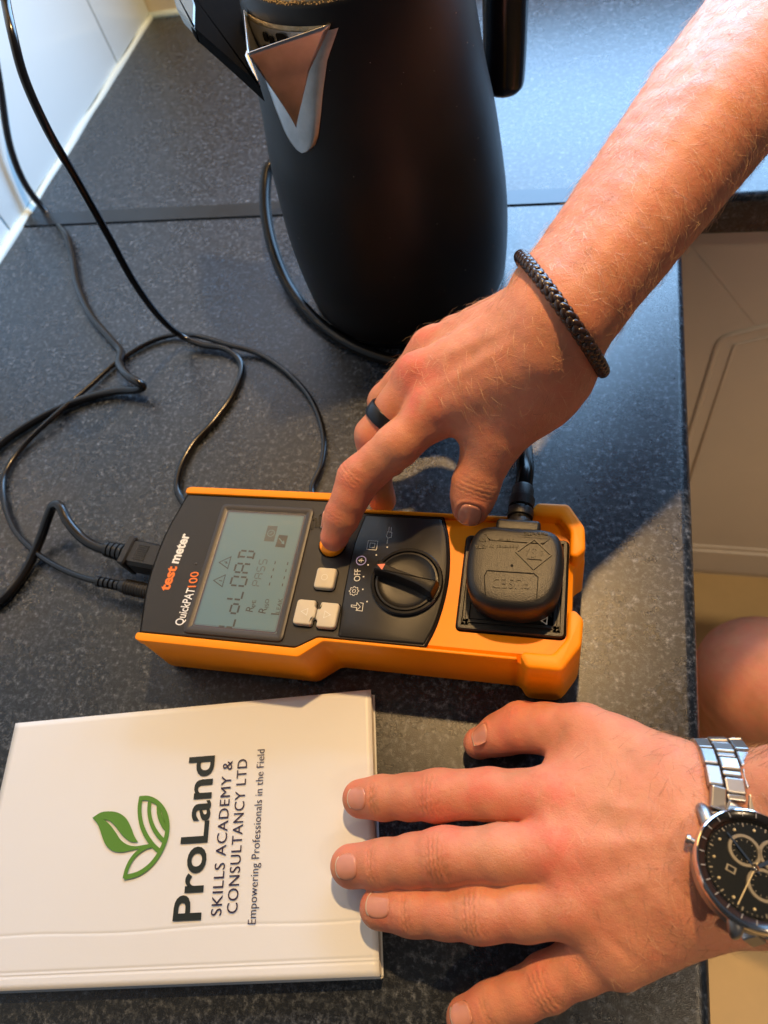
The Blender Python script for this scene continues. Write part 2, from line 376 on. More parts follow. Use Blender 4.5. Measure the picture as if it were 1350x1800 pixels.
# ================================================================ KETTLE
KX, KY = .417, -.085
ket = thing('kettle', (KX, KY, 0), 'tall matt black cordless kettle with steel spout plate and black handle', 'kettle')
prof = [(.072, .004), (.0765, .006), (.078, .014), (.0795, .03), (.0805, .05), (.0802, .075), (.0785, .10), (.0755, .13), (.071, .158), (.0685, .18), (.0665, .196), (.0645, .210), (.0622, .2225), (.0608, .2285)]
mm_ = [Vector((r, 0, z)) for r, z in prof]; sm = spline(mm_, 4); prof2 = [(v.x, v.z) for v in sm]
mesh('body', *lathe(prof2+[(.0596, .2298), (.0575, .228)], KX, KY, 96), M['kettle'], ket)
mesh('power_base', *lathe([(.001, .0), (.0745, .0), (.0765, .0012), (.0765, .0045), (.074, .0055), (.001, .0055)], KX, KY, 72), M['gloss_black'], ket, True, angle=A40)
def kr(z):
    for (r0, z0), (r1, z1) in zip(prof2, prof2[1:]):
        if z0 <= z <= z1: return r0+(r1-r0)*(z-z0)/(z1-z0+1e-9)
    return prof2[-1][0]
# steel lid and scaly rim
mesh('rim_band', *lathe([(.0588, .2275), (.0588, .2320), (.0573, .2331), (.0556, .2323)], KX, KY, 96), M['steel_dirty'], ket)
mesh('lid', *lathe([(.0570, .2305), (.0550, .2340), (.048, .2350), (.045, .2335), (.042, .2360), (.02, .2370), (.0005, .2370)], KX, KY, 96), M['steel_dirty'], ket)
sc = MB()
for k in range(700):
    a = random.uniform(-math.pi, .2); r = .0598+random.uniform(-.0006, .0009); z = .2296+random.uniform(-.0006, .0008)+.0003*math.sin(a*17); s = random.uniform(.00025, .0007)
    c = Vector((KX+r*math.cos(a), KY+r*math.sin(a), z)); sc.add([c+Vector((s, 0, 0)), c+Vector((-s*.5, s*.9, 0)), c+Vector((-s*.5, -s*.9, 0)), c+Vector((0, 0, s*.8)), c-Vector((0, 0, s*.8))], [(0, 1, 3), (1, 2, 3), (2, 0, 3), (1, 0, 4), (2, 1, 4), (0, 2, 4)])
tag(sc.build('limescale', M['scale'], ket, False), kind='stuff')
# spout: flange hugging the body, prow in front, strainer plate behind
AZ = math.radians(-114.5)
def kp(daz, z, off=0.0):
    a = AZ+daz; r = kr(z)+off; return Vector((KX+r*math.cos(a), KY+r*math.sin(a), z))
zt, zb = .2185, .1555
def flange_half(z):
    t = (z-zb)/(zt-zb); return math.radians(3+35*min(1, max(0, t))**.62) if t > 0 else 0
V = []; Fc = []; nz, na = 26, 22
for i in range(nz+1):
    t = (i/nz)**1.35; z = zb+(zt-zb)*t**1.5; h = math.radians(float(np.interp(z-zb, [0, .0008, .002, .005, .010, .020, .035, .050, .0635], [.3, 3.4, 5.4, 8.2, 10.8, 14.0, 18.3, 23.4, 31.5])))
    for j in range(na+1):
        s = -1+2*j/na; V.append(kp(s*h, z, .0016-.0012*(abs(s)**10)))
for i in range(nz):
    for j in range(na):
        a = i*(na+1)+j; Fc.append((a, a+1, a+na+2, a+na+1))
mesh('spout_flange', V, Fc, M['steel'], ket)
V = []; Fc = []; nz, na = 22, 24; zb2 = .170
for i in range(nz+1):
    t = i/nz; z = zb2+(zt+.001-zb2)*t; h = math.radians(float(np.interp(z-zb2, [0, .015, .03, .0495], [.2, 7.2, 14.2, 28.2])))
    tipz = z+.002*t
    L_, R_, A_ = kp(-h, z, .0012), kp(h, z, .0012), kp(0, z, .0018+.0245*t**1.15)
    for j in range(na+1):
        s = j/na; w = abs(2*s-1); w2 = (w*w+.012)**.5; e = L_ if s < .5 else R_
        q = A_.lerp(e, min(1, max(0, (w2-.11)/(1.006-.11)))); q.z += .0015*w*t
        V.append(q)
for i in range(nz):
    for j in range(na):
        a = i*(na+1)+j; Fc.append((a, a+1, a+na+2, a+na+1))
o = mesh('spout', V, Fc, M['steel'], ket); sd = o.modifiers.new('thick', 'SOLIDIFY'); sd.thickness = .0007; sd.offset = -1
# strainer plate recessed behind the lip, with holes as dark discs set into it
V = []; Fc = []
for i in range(7):
    z = .190+.0305*i/6
    hh = float(np.interp(z-.170, [0, .015, .03, .0495], [.2, 7.2, 14.2, 27.4]))+.6; [V.append(kp(math.radians(hh*(-1+2*j/16)), z, .0006)) for j in range(17)]
for i in range(6):
    for j in range(16): a = i*17+j; Fc.append((a, a+1, a+18, a+17))
mesh('strainer', V, Fc, M['steel_dirty'], ket)
def hole(px, py, rx, ry, sq=False):
    # set on the strainer cylinder where the sight line meets it
    d = np.array(R @ np.array([px-675, py-900, F])); best = None
    for k in range(4000):
        t = .15+k*.0001; t_ = t*1.0/np.linalg.norm(d); p = CO+d*t_
        rr = math.hypot(p[0]-KX, p[1]-KY)
        if .16 < p[2] < .2206 and rr < kr(p[2])+.0014: best = p; break
    if best is None: return
    a = math.atan2(best[1]-KY, best[0]-KX); tg = Vector((-math.sin(a), math.cos(a), 0)); c = Vector(best)+Vector((math.cos(a), math.sin(a), 0))*.0006
    pts = rrect(-rx, -ry, rx, ry, rx*.45, 3) if sq else circle(0, 0, rx, 14, ry)
    nn = len(pts); rad = Vector((math.cos(a), math.sin(a), 0))
    ring = [c+tg*p[0]+Vector((0, 0, p[1])) for p in pts]
    mesh('strainer_hole', ring+[c-rad*.003], [(i, (i+1) % nn, nn) for i in range(nn)]+[tuple(range(nn))], M['groove'], ket, False)
for q in ((468, 65), (479, 72), (469, 88), (478, 93)): hole(*q, .0021, .0030)
hole(498, 74, .0036, .0046, True)
# handle
ah = math.radians(40); hd = Vector((math.cos(ah), math.sin(ah), 0)); kc = Vector((KX, KY, 0))
hp = [kc+hd*.050+Vector((0, 0, .205)), kc+hd*.075+Vector((0, 0, .216)), kc+hd*.094+Vector((0, 0, .213)), kc+hd*.1015+Vector((0, 0, .192)), kc+hd*.1005+Vector((0, 0, .160)), kc+hd*.0985+Vector((0, 0, .130)), kc+hd*.096+Vector((0, 0, .108))]
hs = spline(hp, 8); hr = [.0145]*(len(hs)-3)+[.0138, .0115, .006]
mesh('handle', *tube(hs, hr, 20, True, 1.0), M['gloss_black'], ket)
ds = MB()
for k in range(46):
    a = random.uniform(-2.6, .6); z = random.uniform(.03, .205); rr_ = kr(z)+.0001; c = Vector((KX+rr_*math.cos(a), KY+rr_*math.sin(a), z)); s_ = random.uniform(.00012, .00034)
    ds.add([c+Vector((s_, 0, 0)), c+Vector((-s_*.5, s_*.9, 0)), c+Vector((-s_*.5, -s_*.9, 0)), c+Vector((0, 0, s_*1.6)), c-Vector((0, 0, s_))], [(0, 1, 3), (1, 2, 3), (2, 0, 3), (1, 0, 4), (2, 1, 4), (0, 2, 4)])
tag(ds.build('dust', mat('dust_specks', (.35, .34, .32), .9), ket, False), kind='stuff')
# open lid flap that juts out past the spout
def lidp(q, z): v = P(*q, z); return (v.x, v.y)
M['lid_black'] = mat('lid_black_plastic', (.002, .002, .0022), .9, spec=.03)
lp = [lidp(q, 206) for q in ((458, 154), (398, 100), (336, 46), (322, 20), (300, -60), (470, -60), (458, 8), (446, 60), (437, 92), (446, 128))]
mesh('lid_flap', *prism(round_poly(lp, .0012, 2), [(.1985, 0), (.2045, 0), (.2062, .0006)]), M['lid_black'], ket, False)
lc = [lidp(q, 207) for q in ((342, 50), (311, 17), (298, -30), (330, -34), (343, 10))]
mesh('lid_end_cap', *prism(round_poly(lc, .001, 2), [(.199, .001), (.2070, 0), (.2078, .0008)]), M['teal_plastic'], ket, True, angle=A40)
hpth = [P(435, 88, 209), P(438, 104, 208), P(446, 124, 206), P(455, 146, 204)]
mesh('lid_clip', *tube(spline(hpth, 5), [.0006, .0012, .0016, .0018, .0018, .0016, .0015, .0014, .0014, .0012, .0012, .0011, .0009, .0008, .0006, .0004], 10), M['chrome'], ket)
# ================================================================ TEST METER
MC = Vector((.441, -.3690, 0)); MR = math.radians(.8)
TM = Matrix.Translation(MC) @ Matrix.Rotation(MR, 4, 'Z'); TMi = TM.inverted()
mm = lambda pts: [(p[0]*.001, p[1]*.001) for p in pts]
def PM(px, py, z):
    v = TMi @ P(px, py, z); return (v.x, v.y)
met = thing('test_meter', MC, 'orange and black handheld appliance tester with a grey screen, lying under the right hand', 'tester')
half = [(-123, 0), (-122.5, -40), (-121, -50), (-117, -51.5), (-23, -51.5), (-11, -41.5), (91, -41.5), (94.5, -47.5), (112, -47.5), (121, -33), (122, -18), (116.5, -14), (116.5, 0)]
out = half+[(u, -v) for u, v in reversed(half[1:-1])]
case_r = [.0015, .003, .004, .004, .003, .003, .003, .003, .005, .004, .002, .003, 0, .003, .002, .004, .005, .003, .003, .003, .003, .004, .004, .003]
lv = [(0, .004), (.002, .0012), (.005, 0), (.038, .0005), (.0415, .0010), (.0440, .0036), (.0448, .0044)]
mesh('case', *prismr(mm(out), case_r, lv, 3), M['orange'], met, True, T=TM, angle=math.radians(24))
# raised rails along the head, front frame around the socket
def strip(name, poly, z0, z1, r, m=M['orange'], rr=.0015, ang=A40):
    return mesh(name, *prismr(mm(poly), rr, top_levels(z0, z1, r, 3), 3), m, met, True, T=TM, angle=ang)
for s in (1, -1):
    strip('side_rail', [(-121, s*46.2), (-121, s*50), (-118, s*51.0), (-23.3, s*51.0), (-11.5, s*41.0), (90, s*41.0), (90, s*39.2), (-15, s*39.2), (-26, s*46.2)], .041, .0466, .0006)
    strip('corner_bumper', [(91.5, s*41), (95, s*46.8), (111.5, s*46.8), (120.3, s*33), (121.0, s*19), (116.8, s*14.6), (113.2, s*15.5), (113.2, s*30), (107, s*38.6), (93, s*38.6)], .040, .0535, .0018, rr=.0022)
# foot block seen on the lower corner
# front panel
fp = [(-126, 0), (-125, -20), (-121, -38), (-119.5, -45.8), (-26, -45.8), (-15.2, -38.8), (43, -38.8), (47, -28), (49.5, -14), (50.5, 0)]
fp = fp+[(u, -v) for u, v in reversed(fp[1:-1])]
pan = round_poly(mm(fp), [.01, .01, .004, .0012, .001, .001, .001, .008, .008, .008, .008, .008, .001, .001, .001, .0012, .004, .01], 3)
mesh('front_panel', *prism(pan, [(.030, .0035), (.0405, .0005), (.0448, 0), (.0456, .0008)]), M['dark_plastic'], met, True, T=TM, angle=A40)
mesh('panel_groove', *ringstrip(inset_poly(pan, -.0006), inset_poly(pan, .0004), .0449), M['groove'], met, False, T=TM)
# dial panel
dp = [(-2, 37.2), (-5, 20), (-5.6, 0), (-5, -20), (-3.6, -37.2), (42.0, -37.2), (46, -27), (48.3, -14), (49.2, 0), (48.3, 14), (46, 27), (42.0, 37.2)]
dpo = round_poly(mm(dp), [.001, .01, .01, .01, .001, .001, .008, .008, .008, .008, .008, .001], 3)
mesh('dial_panel', *prism(dpo, [(.0454, 0), (.0459, .0001), (.0461, .0004)]), M['dark_plastic'], met, True, T=TM, angle=A40)
mesh('panel_groove', *ringstrip(inset_poly(dpo, -.0005), inset_poly(dpo, .00012), .04568), M['groove'], met, False, T=TM)
# screen
sbp = mm([(-93.5, 40), (-93.5, -44), (-33.8, -44), (-33.8, 40)])
mesh('screen_bezel', *prismr(sbp, .0035, [(.0455, 0), (.0466, .0004), (.0470, .0014), (.0468, .0030), (.0462, .0048)], 4, (False, False)), M['bezel'], met, True, T=TM, angle=A40)
si = inset_poly(sbp, .0046)
mesh('screen', *prismr(si, .002, [(.0455, 0), (.0460, 0)]), M['lcd'], met, False, T=TM)
so = round_poly(inset_poly(sbp, .0048), .002, 4); mesh('screen_border', *ringstrip(so, inset_poly(so, .0007), .04608), M['ink_purple'], met, False, T=TM)
mesh('screen_border', *ringstrip(inset_poly(so, .0011), inset_poly(so, .0013), .04608), mat('lcd_border_line', (.03, .06, .12), .3), met, False, T=TM)
LZ = 46.0
def zs(zx, zy): return (330+zx*220/1350, 890+zy*240/1473)   # reading taken from the screen close-up
def lcd_pts(zp): return [PM(*zs(*q), LZ) for q in zp]
def lcdmesh(name, mb, m='lcd_ink', z=.04612): return mb.build(name, M[m], met, False, T=TM@Matrix.Translation((0, 0, z)))
# seven segment characters along a baseline. x runs up the device (+v), y (char height) runs to -u
def seg_char(o, ex, ey, w, h, segs, th, ww=None):
    """o lower-left corner; ex, ey unit vectors"""
    mb = []
    g = th*.55
    pt = {'a': ((g, h), (w-g, h)), 'd': ((g, 0), (w-g, 0)), 'g': ((g, h/2), (w-g, h/2)), 'f': ((0, h/2+g), (0, h-g)), 'e': ((0, g), (0, h/2-g)), 'b': ((w, h/2+g), (w, h-g)), 'c': ((w, g), (w, h/2-g)), 'D': ((g, 0), (w-g, 0)), 'J': ((w*.3, h/2+g), (w*.3, h-g)), 'j': ((w*.3, g), (w*.3, h/2-g)), 'i': ((w/2, g), (w/2, h/2-g)), 'I': ((w/2, h/2+g), (w/2, h-g)), 'm': ((w*.75, h/2+g), (w*.75, h-g)), 'n': ((w*.75, g), (w*.75, h/2-g))}
    for s in segs:
        (xa, ya), (xb, yb) = pt[s]; mb.append([o+ex*xa+ey*ya, o+ex*xb+ey*yb])
    return mb
chars = {'L': 'fed', 'o': 'gecd', 'O': 'abcdef', 'A': 'abcefg', 'D': 'abcdJj', 'P': 'abefg', 'S': 'afgcd', '-': 'g'}
def seg_text(word, a, b, h, th, gap=.28, up_from=None, slant=0.0):
    """a,b local 2-D start and end of baseline"""
    a = Vector(a); b = Vector(b); L = (b-a).length; ex = (b-a).normalized(); ey = Vector((-ex.y, ex.x)); n = len(word); cw = L/(n-gap)*(1-gap) if n > 1 else L; st = L/(n-gap)
    mb = MB()
    for i, c in enumerate(word):
        o = a+ex*(i*st)
        for s in seg_char(o, ex, ey, cw, h, chars[c], th):
            q = strokes([[(p.x, p.y) for p in s]], th); mb.add(q.V, q.F)
    return mb
ba, bb = lcd_pts([(490, 1310), (725, 490)]);
mb = seg_text('LoLOAD', (ba[0], ba[1]), (bb[0], bb[1]), .0092, .0011, .34)
lcdmesh('readout', mb)
ba, bb = lcd_pts([(775, 862), (860, 580)]); lcdmesh('readout', seg_text('PASS', ba, bb, .0046, .0005, .32), 'lcd_ink_soft')
ba, bb = lcd_pts([(905, 862), (975, 590)]); lcdmesh('readout', seg_text('----', ba, bb, .0030, .0006, .45))
ba, bb = lcd_pts([(1045, 872), (1110, 600)]); lcdmesh('readout', seg_text('----', ba, bb, .0030, .0006, .45))
def W3(p, z): v = TM @ Vector((p[0], p[1], z)); return v
def lcd_text(s, p0, p1, h, m='lcd_ink', bold=0):
    a, b = lcd_pts([p0, p1]); return text_on('readout', s, W3(a, .04604), W3(b, .04604), h, M[m], met, bold, lift=.0001)
lcd_text('R', (700, 1143), (722, 1085), .0046); lcd_text('PE', (736, 1080), (738, 1010), .0023)
lcd_text('R', (838, 1160), (860, 1100), .0046); lcd_text('ISO', (872, 1092), (880, 1000), .0023)
lcd_text('I', (985, 1172), (988, 1158), .0046, 'lcd_ink', .03); lcd_text('LEAK', (992, 1150), (1026, 996), .0024, 'lcd_ink')
def tri_icon(c, sgn):
    q = lcd_pts(c); cx = sum(p[0] for p in q)/3; cy = sum(p[1] for p in q)/3
    mb = strokes([q+[q[0]]], .0005)
    e = [(cx+.0012, cy-.0002), (cx-.0008, cy+.0001)] if sgn else [(cx+.0012, cy-.0003), (cx+.0001, cy-.0004), (cx+.0003, cy+.0004), (cx-.0010, cy+.0003)]
    q2 = strokes([e], .0005); mb.add(q2.V, q2.F); lcdmesh('warning_mark', mb)
tri_icon([(280, 800), (372, 868), (408, 740)], 1); tri_icon([(340, 605), (432, 672), (468, 545)], 0)
mbq = MB().add([Vector((*p, 0)) for p in lcd_pts([(822, 375), (930, 382), (972, 215), (866, 210)])], [(0, 1, 2, 3)]); lcdmesh('screen_icon', mbq, 'lcd_ink_soft')
c = lcd_pts([(900, 292)])[0]; k = circle(c[0], c[1], .0021, 20); q = strokes([k+[k[0]], [(c[0]-.0009, c[1]-.0002), c, (c[0]+.0006, c[1]+.0012)]], .00045); lcdmesh('screen_icon', q, 'lcd', .0462)
mbq = MB().add([Vector((*p, 0)) for p in lcd_pts([(943, 437), (1047, 447), (1082, 318), (985, 308)])], [(0, 1, 2, 3)]); lcdmesh('screen_icon', mbq, 'lcd_ink')
q0, q1, q2, q3, q4 = lcd_pts([(985, 345), (1022, 388), (1008, 400), (1042, 412), (1040, 368)])
q = strokes([[q0, q1]], .0006); q.add([Vector((*p, 0)) for p in (q2, q3, q4)], [(0, 1, 2)]); lcdmesh('screen_icon', q, 'lcd', .0462)
M['pane'] = bpy.data.materials.new('clear_pane'); M['pane'].use_nodes = True; _nt = M['pane'].node_tree; _nt.nodes.clear()
_o = _nt.nodes.new('ShaderNodeOutputMaterial'); _m = _nt.nodes.new('ShaderNodeMixShader'); _t = _nt.nodes.new('ShaderNodeBsdfTransparent'); _g = _nt.nodes.new('ShaderNodeBsdfGlossy'); _g.inputs['Roughness'].default_value = .05; _f = _nt.nodes.new('ShaderNodeFresnel'); _f.inputs['IOR'].default_value = 1.45
_nt.links.new(_f.outputs[0], _m.inputs[0]); _nt.links.new(_t.outputs[0], _m.inputs[1]); _nt.links.new(_g.outputs[0], _m.inputs[2]); _nt.links.new(_m.outputs[0], _o.inputs[0])
poly_on('window_pane', [round_poly(inset_poly(sbp, .0043), .002, 4)], M['pane'], met, T=TM, z=.04645)
# labels printed on the head
def mt(s, p0, p1, h, m, bold=0.0, z=45.7, name='lettering'): return text_on(name, s, P(*p0, z), P(*p1, z), h, M[m], met, bold, lift=.0001)
mt('test', (296.5, 1039), (311.5, 996), .0062, 'print_orange', .035); mt('meter', (313, 991), (334, 939), .0062, 'print_white', .035)
mt('QuickPAT', (321, 1100), (343.5, 1035), .0052, 'print_white', .012); mt('100', (344.5, 1032), (350, 1005), .0052, 'print_orange', .005)
V, Fc = prism(circle(*PM(344, 991, 45.7), .0009, 12), [(.0455, 0), (.0459, .0002)]); mesh('indicator_light', V, Fc, M['bezel'], met, T=TM)
# embossed marks above the start button
for (q, w) in (([(548, 930), (548, 912), (555, 912), (555, 927)], .001), ([(563, 905), (590, 907)], .001), ([(563, 905), (561, 925), (566, 930), (572, 912)], .001), ([(590, 907), (588, 925)], .001), ([(577, 907), (575, 928)], .001)):
    pts = [PM(*p, 46) for p in q]; st = strokes([pts], .0013); st.build('embossed_mark', M['gloss_black'], met, False, T=TM@Matrix.Translation((0, 0, .04615)))
# buttons
def button(name, poly, h, m, r=.0012, rr=.002, well=True):
    pl = round_poly(poly, rr, 4)
    o = mesh(name, *prism(pl, top_levels(.0455, h, r, 4)), m, met, True, T=TM, angle=A40)
    if well: mesh('button_well', *ringstrip(inset_poly(pl, -.0007), inset_poly(pl, -.0000), .04575), M['groove'], met, False, T=TM)
    return o
def ctr(px, py, hw, hh, z=49): 
    c = PM(px, py, z); return [(c[0]-hw, c[1]-hh), (c[0]+hw, c[1]-hh), (c[0]+hw, c[1]+hh), (c[0]-hw, c[1]+hh)]
c = PM(583, 955, 48); mesh('start_button', *prism(circle(c[0], c[1], .0073, 40), top_levels(.0455, .0486, .0014, 5)), M['orange'], met, T=TM, angle=A40)
mesh('button_well', *ringstrip(circle(c[0], c[1], .0083, 40), circle(c[0], c[1], .0072, 40), .04575), M['groove'], met, False, T=TM)
button('enter_button', ctr(571, 1015, .0057, .0063), .0488, M['button'])
cE = PM(569.5, 1013, 49.9); k = circle(cE[0], cE[1], .0017, 24); strokes([k+[k[0]]], .00028).build('button_mark', M['print_white'], met, False, T=TM@Matrix.Translation((0, 0, .04888)))
cL = PM(537, 1075, 49); cR = PM(573, 1080, 49)
xm = (cL[0]+cR[0])/2; w = .0062; h = .0072
def arrow_poly(s):
    c = cL if s < 0 else cR; cy = c[1]; xo = c[0]+s*w; xi = xm+s*.00025
    return [(xo, cy-h), (xi+s*.0012, cy-h), (xi+s*.0012, cy-h+.0035), (xi, cy-h+.0045), (xi, cy+h-.0045), (xi+s*.0012, cy+h-.0035), (xi+s*.0012, cy+h), (xo, cy+h)]
for s in (-1, 1):
    pl = arrow_poly(s)
    if s > 0: pl = list(reversed(pl))
    rr = [.002, .0012, .0004, .0004, .0004, .0004, .0012, .002]
    pl = round_poly(pl, rr if s < 0 else list(reversed(rr)), 3)
    mesh('arrow_button', *prism(pl, top_levels(.0455, .0488, .0010, 4)), M['button'], met, True, T=TM, angle=A40)
    mesh('button_well', *ringstrip(inset_poly(pl, -.0006), inset_poly(pl, .0001), .04577+.00003*s), M['groove'], met, False, T=TM)
    c = cL if s < 0 else cR; c = (c[0]+s*.0004, c[1]); t = [(c[0]+s*.0021, c[1]), (c[0]-s*.0014, c[1]-.0020), (c[0]-s*.0014, c[1]+.0020)]
    strokes([t+[t[0]]], .00028).build('button_mark', M['print_white'], met, False, T=TM@Matrix.Translation((0, 0, .04888)))
# dial symbols, printed
PZ = .04625; TP = TM@Matrix.Translation((0, 0, PZ))
def z2(zx, zy): return (560+zx/2.7, 840+zy/2.7)
def pm2(*q): return [PM(*z2(*p), PZ*1000) for p in q]
for q in ((235, 413), (213, 469), (210, 529), (230, 587), (274, 366), (326, 329)):
    c = pm2(q)[0]; poly_on('dial_dot', [circle(c[0], c[1], .00045, 12)], M['print_white'], met, T=TP)
text_on('dial_symbol', 'OFF', P(*z2(197, 490), PZ*1000), P(*z2(200, 432), PZ*1000), .0036, M['print_white'], met, -.005, lift=.0001)
c = pm2((202, 392))[0]; k = circle(c[0], c[1], .0027, 28); st = strokes([k+[k[0]]], .0005); st.build('dial_symbol', M['print_blue'], met, False, T=TP)
strokes([[(c[0]-.0016, c[1]), (c[0]+.0016, c[1])], [(c[0]+.0002, c[1]-.0013), (c[0]+.0002, c[1]+.0013)], [(c[0]-.0007, c[1]-.0009), (c[0]-.0007, c[1]+.0009)]], .0003).build('dial_symbol', M['print_white'], met, False, T=TP)
c = pm2((168, 537))[0]; gear = []
for k in range(32):
    a = 2*math.pi*k/32; r = .0027 if (k//2) % 2 == 0 else .0021; gear.append((c[0]+r*math.cos(a), c[1]+r*math.sin(a)))
k = circle(c[0], c[1], .0009, 16); strokes([gear+[gear[0]], k+[k[0]]], .00028).build('dial_symbol', M['print_white'], met, False, T=TP)
for hw in (.0028, .0014):
    c = pm2((255, 320))[0]; k = [(c[0]-hw, c[1]-hw), (c[0]+hw, c[1]-hw), (c[0]+hw, c[1]+hw), (c[0]-hw, c[1]+hw)]; strokes([k+[k[0]]], .0003).build('dial_symbol', M['print_white'], met, False, T=TP)
st = strokes([pm2((155, 603), (180, 606), (182, 592), (198, 612), (180, 628), (181, 615), (155, 612), (155, 603)), pm2((196, 592), (212, 595), (207, 632), (176, 628))], .0003); st.build('dial_symbol', M['print_white'], met, False, T=TP)
st = strokes([pm2((325, 312), (329, 285)), pm2((330, 285), (323, 278), (327, 256), (348, 259), (345, 282), (330, 285)), pm2((333, 256), (335, 233)), pm2((343, 258), (346, 235))], .0003); st.build('dial_symbol', M['print_white'], met, False, T=TP)
# rotary dial
kc_ = PM(714.5, 1021, 48); K0 = (kc_[0], kc_[1])
mesh('dial_ring', *lathe([(.0199, .0459), (.0199, .0478), (.0192, .0486), (.0180, .0486), (.0174, .0480), (.0172, .0470)], *K0, 72), M['gloss_black'], met, True, T=TM, angle=A40)
mesh('dial_bowl', *lathe([(.0170, .0484), (.0160, .0486), (.0150, .0478), (.0128, .0470), (.008, .0468), (.0004, .0468)], *K0, 72), M['dark_plastic'], met, True, T=TM, angle=A40)
a_ = P(*z2(288, 425), 56); b_ = P(*z2(560, 530), 56); dv = (TMi@b_)-(TMi@a_); ang = math.atan2(dv.y, dv.x)
TK = TM @ Matrix.Translation((K0[0], K0[1], 0)) @ Matrix.Rotation(ang, 4, 'Z')
gp = [(-.0178, -.0036), (-.0178, .0036), (-.010, .0024), (0, .0021), (.010, .0026), (.0178, .0044), (.0178, -.0044), (.010, -.0026), (0, -.0021), (-.010, -.0024)]
gp = round_poly(gp, [.001, .001, .006, .006, .006, .001, .001, .006, .006, .006], 3)
mesh('dial_grip', *prism(gp, [(.0468, -.0006), (.0540, .0002), (.0552, .0005), (.0556, .0011)]), M['dark_plastic'], met, True, T=TK, angle=A40)
poly_on('dial_marker', [[(-.0165, 0), (-.0125, -.0020), (-.0125, .0020)]], M['marker'], met, T=TK@Matrix.Translation((0, 0, .05575)))
# socket plate
pl = mm([(58, -27.5), (112.3, -27.5), (112.3, 27.5), (58, 27.5)])
plr = round_poly(pl, .0025, 4)
mesh('socket_plate', *prism(plr, [(.044, 0), (.0466, 0), (.0472, .0006), (.0472, .0022), (.0462, .0026), (.0462, .0038), (.0470, .0042), (.0470, .0058), (.0460, .0060), (.0460, .0066)]), M['plug'], met, True, T=TM, angle=math.radians(20))
mesh('panel_groove', *ringstrip(inset_poly(plr, -.0008), inset_poly(plr, -.00002), .0449), M['groove'], met, False, T=TM)
t = [PM(*p, 46.2) for p in ((951, 1091), (961, 1097), (962, 1085))]; strokes([t+[t[0]]], .0005).build('warning_mark', M['print_white'], met, False, T=TM@Matrix.Translation((0, 0, .0461)))
# recess lines of the orange front: a sunken ledge round the socket
# ================================================================ MAINS PLUG
plug = thing('mains_plug', P(905, 1000, 46), 'black moulded fused plug pushed into the square socket of the orange tester', 'plug')
po = [(841, 926), (868, 922), (948, 924), (966, 928), (984, 948), (988, 975), (987, 1020), (982, 1045), (962, 1067), (935, 1077), (905, 1079), (872, 1075), (845, 1063), (826, 1035), (819, 995), (820, 955), (826, 937)]
# symmetric outline in the meter's frame
PLc = TMi @ P(904, 990, 66); 
ph = [(0, 21.5), (15, 21.2), (20.5, 18.5), (23.6, 12), (24.4, 4), (24.0, -6), (22.0, -14.5), (17.5, -21), (9, -24.6), (0, -25.2)]
pfull = mm(ph+[(-u, v) for u, v in reversed(ph[1:-1])]); pfull = [(a, b) for a, b in [(v.x, v.y) for v in spline([Vector((p[0], p[1], 0)) for p in pfull+[pfull[0]]], 4)[:-1]]]
TPl = TM @ Matrix.Translation((PLc.x, PLc.y-.0005, 0)) @ Matrix.Rotation(math.radians(-1), 4, 'Z')
pbody = mesh('plug_body', *prism(pfull, [(.0464, .0016), (.050, .0004), (.060, 0), (.0638, .0003), (.0662, .0012), (.0676, .0028), (.0681, .0048), (.0682, .010)]), M['plug'], plug, True, T=TPl)
mesh('plug_base', *prism(pfull, [(.0461, .0030), (.0478, .0030)]), M['groove'], plug, True, T=TPl)
mesh('cable_gland', *prism(rrect(-.0115, .0185, .0115, .0262, .0022, 3), top_levels(.050, .0665, .002, 3)), M['plug'], plug, True, T=TPl, angle=A40)
g0 = TPl @ Vector((0, .025, .0575)); gdir = (TPl.to_3x3() @ Vector((0, 1, 0))).normalized()
gp = []; gr = []
for t, r in ((0, .0066), (.003, .0063), (.0045, .0055), (.0050, .0055), (.0052, .0068), (.0085, .0070), (.0090, .0068), (.0092, .0052), (.0100, .0052), (.0102, .0068), (.0145, .0070), (.0150, .0061), (.0158, .0060), (.0195, .0059), (.0207, .0053), (.0211, .0037)):
    gp.append(g0+gdir*t*1.32+Vector((0, 0, -t*.08))); gr.append(r)
mesh('strain_relief', *tube(gp, gr, 24), M['plug'], plug, True, angle=A40)
for t, x in ((.0040, 0), (.0096, -.0028), (.0096, .0028)):
    cpt = g0+gdir*t*1.32+Vector((x, 0, .0050)); V, Fc = prism(circle(0, 0, .0007, 10), [(-.0015, 0), (.0012, 0)]); mesh('vent_hole', V, Fc, M['groove'], plug, False, T=Matrix.Translation(cpt))
EM = M['gloss_black']
def z4(zx, zy): return (800+zx/6.205, 840+zy/6.205)
def emb(s, p0, p1, h, bold=0.0, name='embossed_lettering'): 
    return text_on(name, s, P(*z4(*p0), 68.2), P(*z4(*p1), 68.2), h, M['emb'], plug, bold, lift=.0001, depth=.0006)
M['emb'] = M['plug']
emb('FUSED', (808, 1108), (402, 1098), .0052, .0)
emb('Approved by ASTA', (692, 740), (215, 730), .0021); emb('Licence No 1826', (648, 668), (262, 660), .0020); emb('made in PRC', (1010, 600), (752, 592), .0019)
TQ = Matrix.Translation((0, 0, .0685))
def solid(o, t=.0006):
    m_ = o.modifiers.new('thick', 'SOLIDIFY'); m_.thickness = t; m_.offset = 0; return o
def pw(*q): return [(P(*z4(*p), 68.2).x, P(*z4(*p), 68.2).y) for p in q]
d = pw((865, 672), (1048, 845), (855, 998), (668, 812)); solid(strokes([d+[d[0]]], .0007).build('embossed_diamond', M['emb'], plug, False, T=TQ))
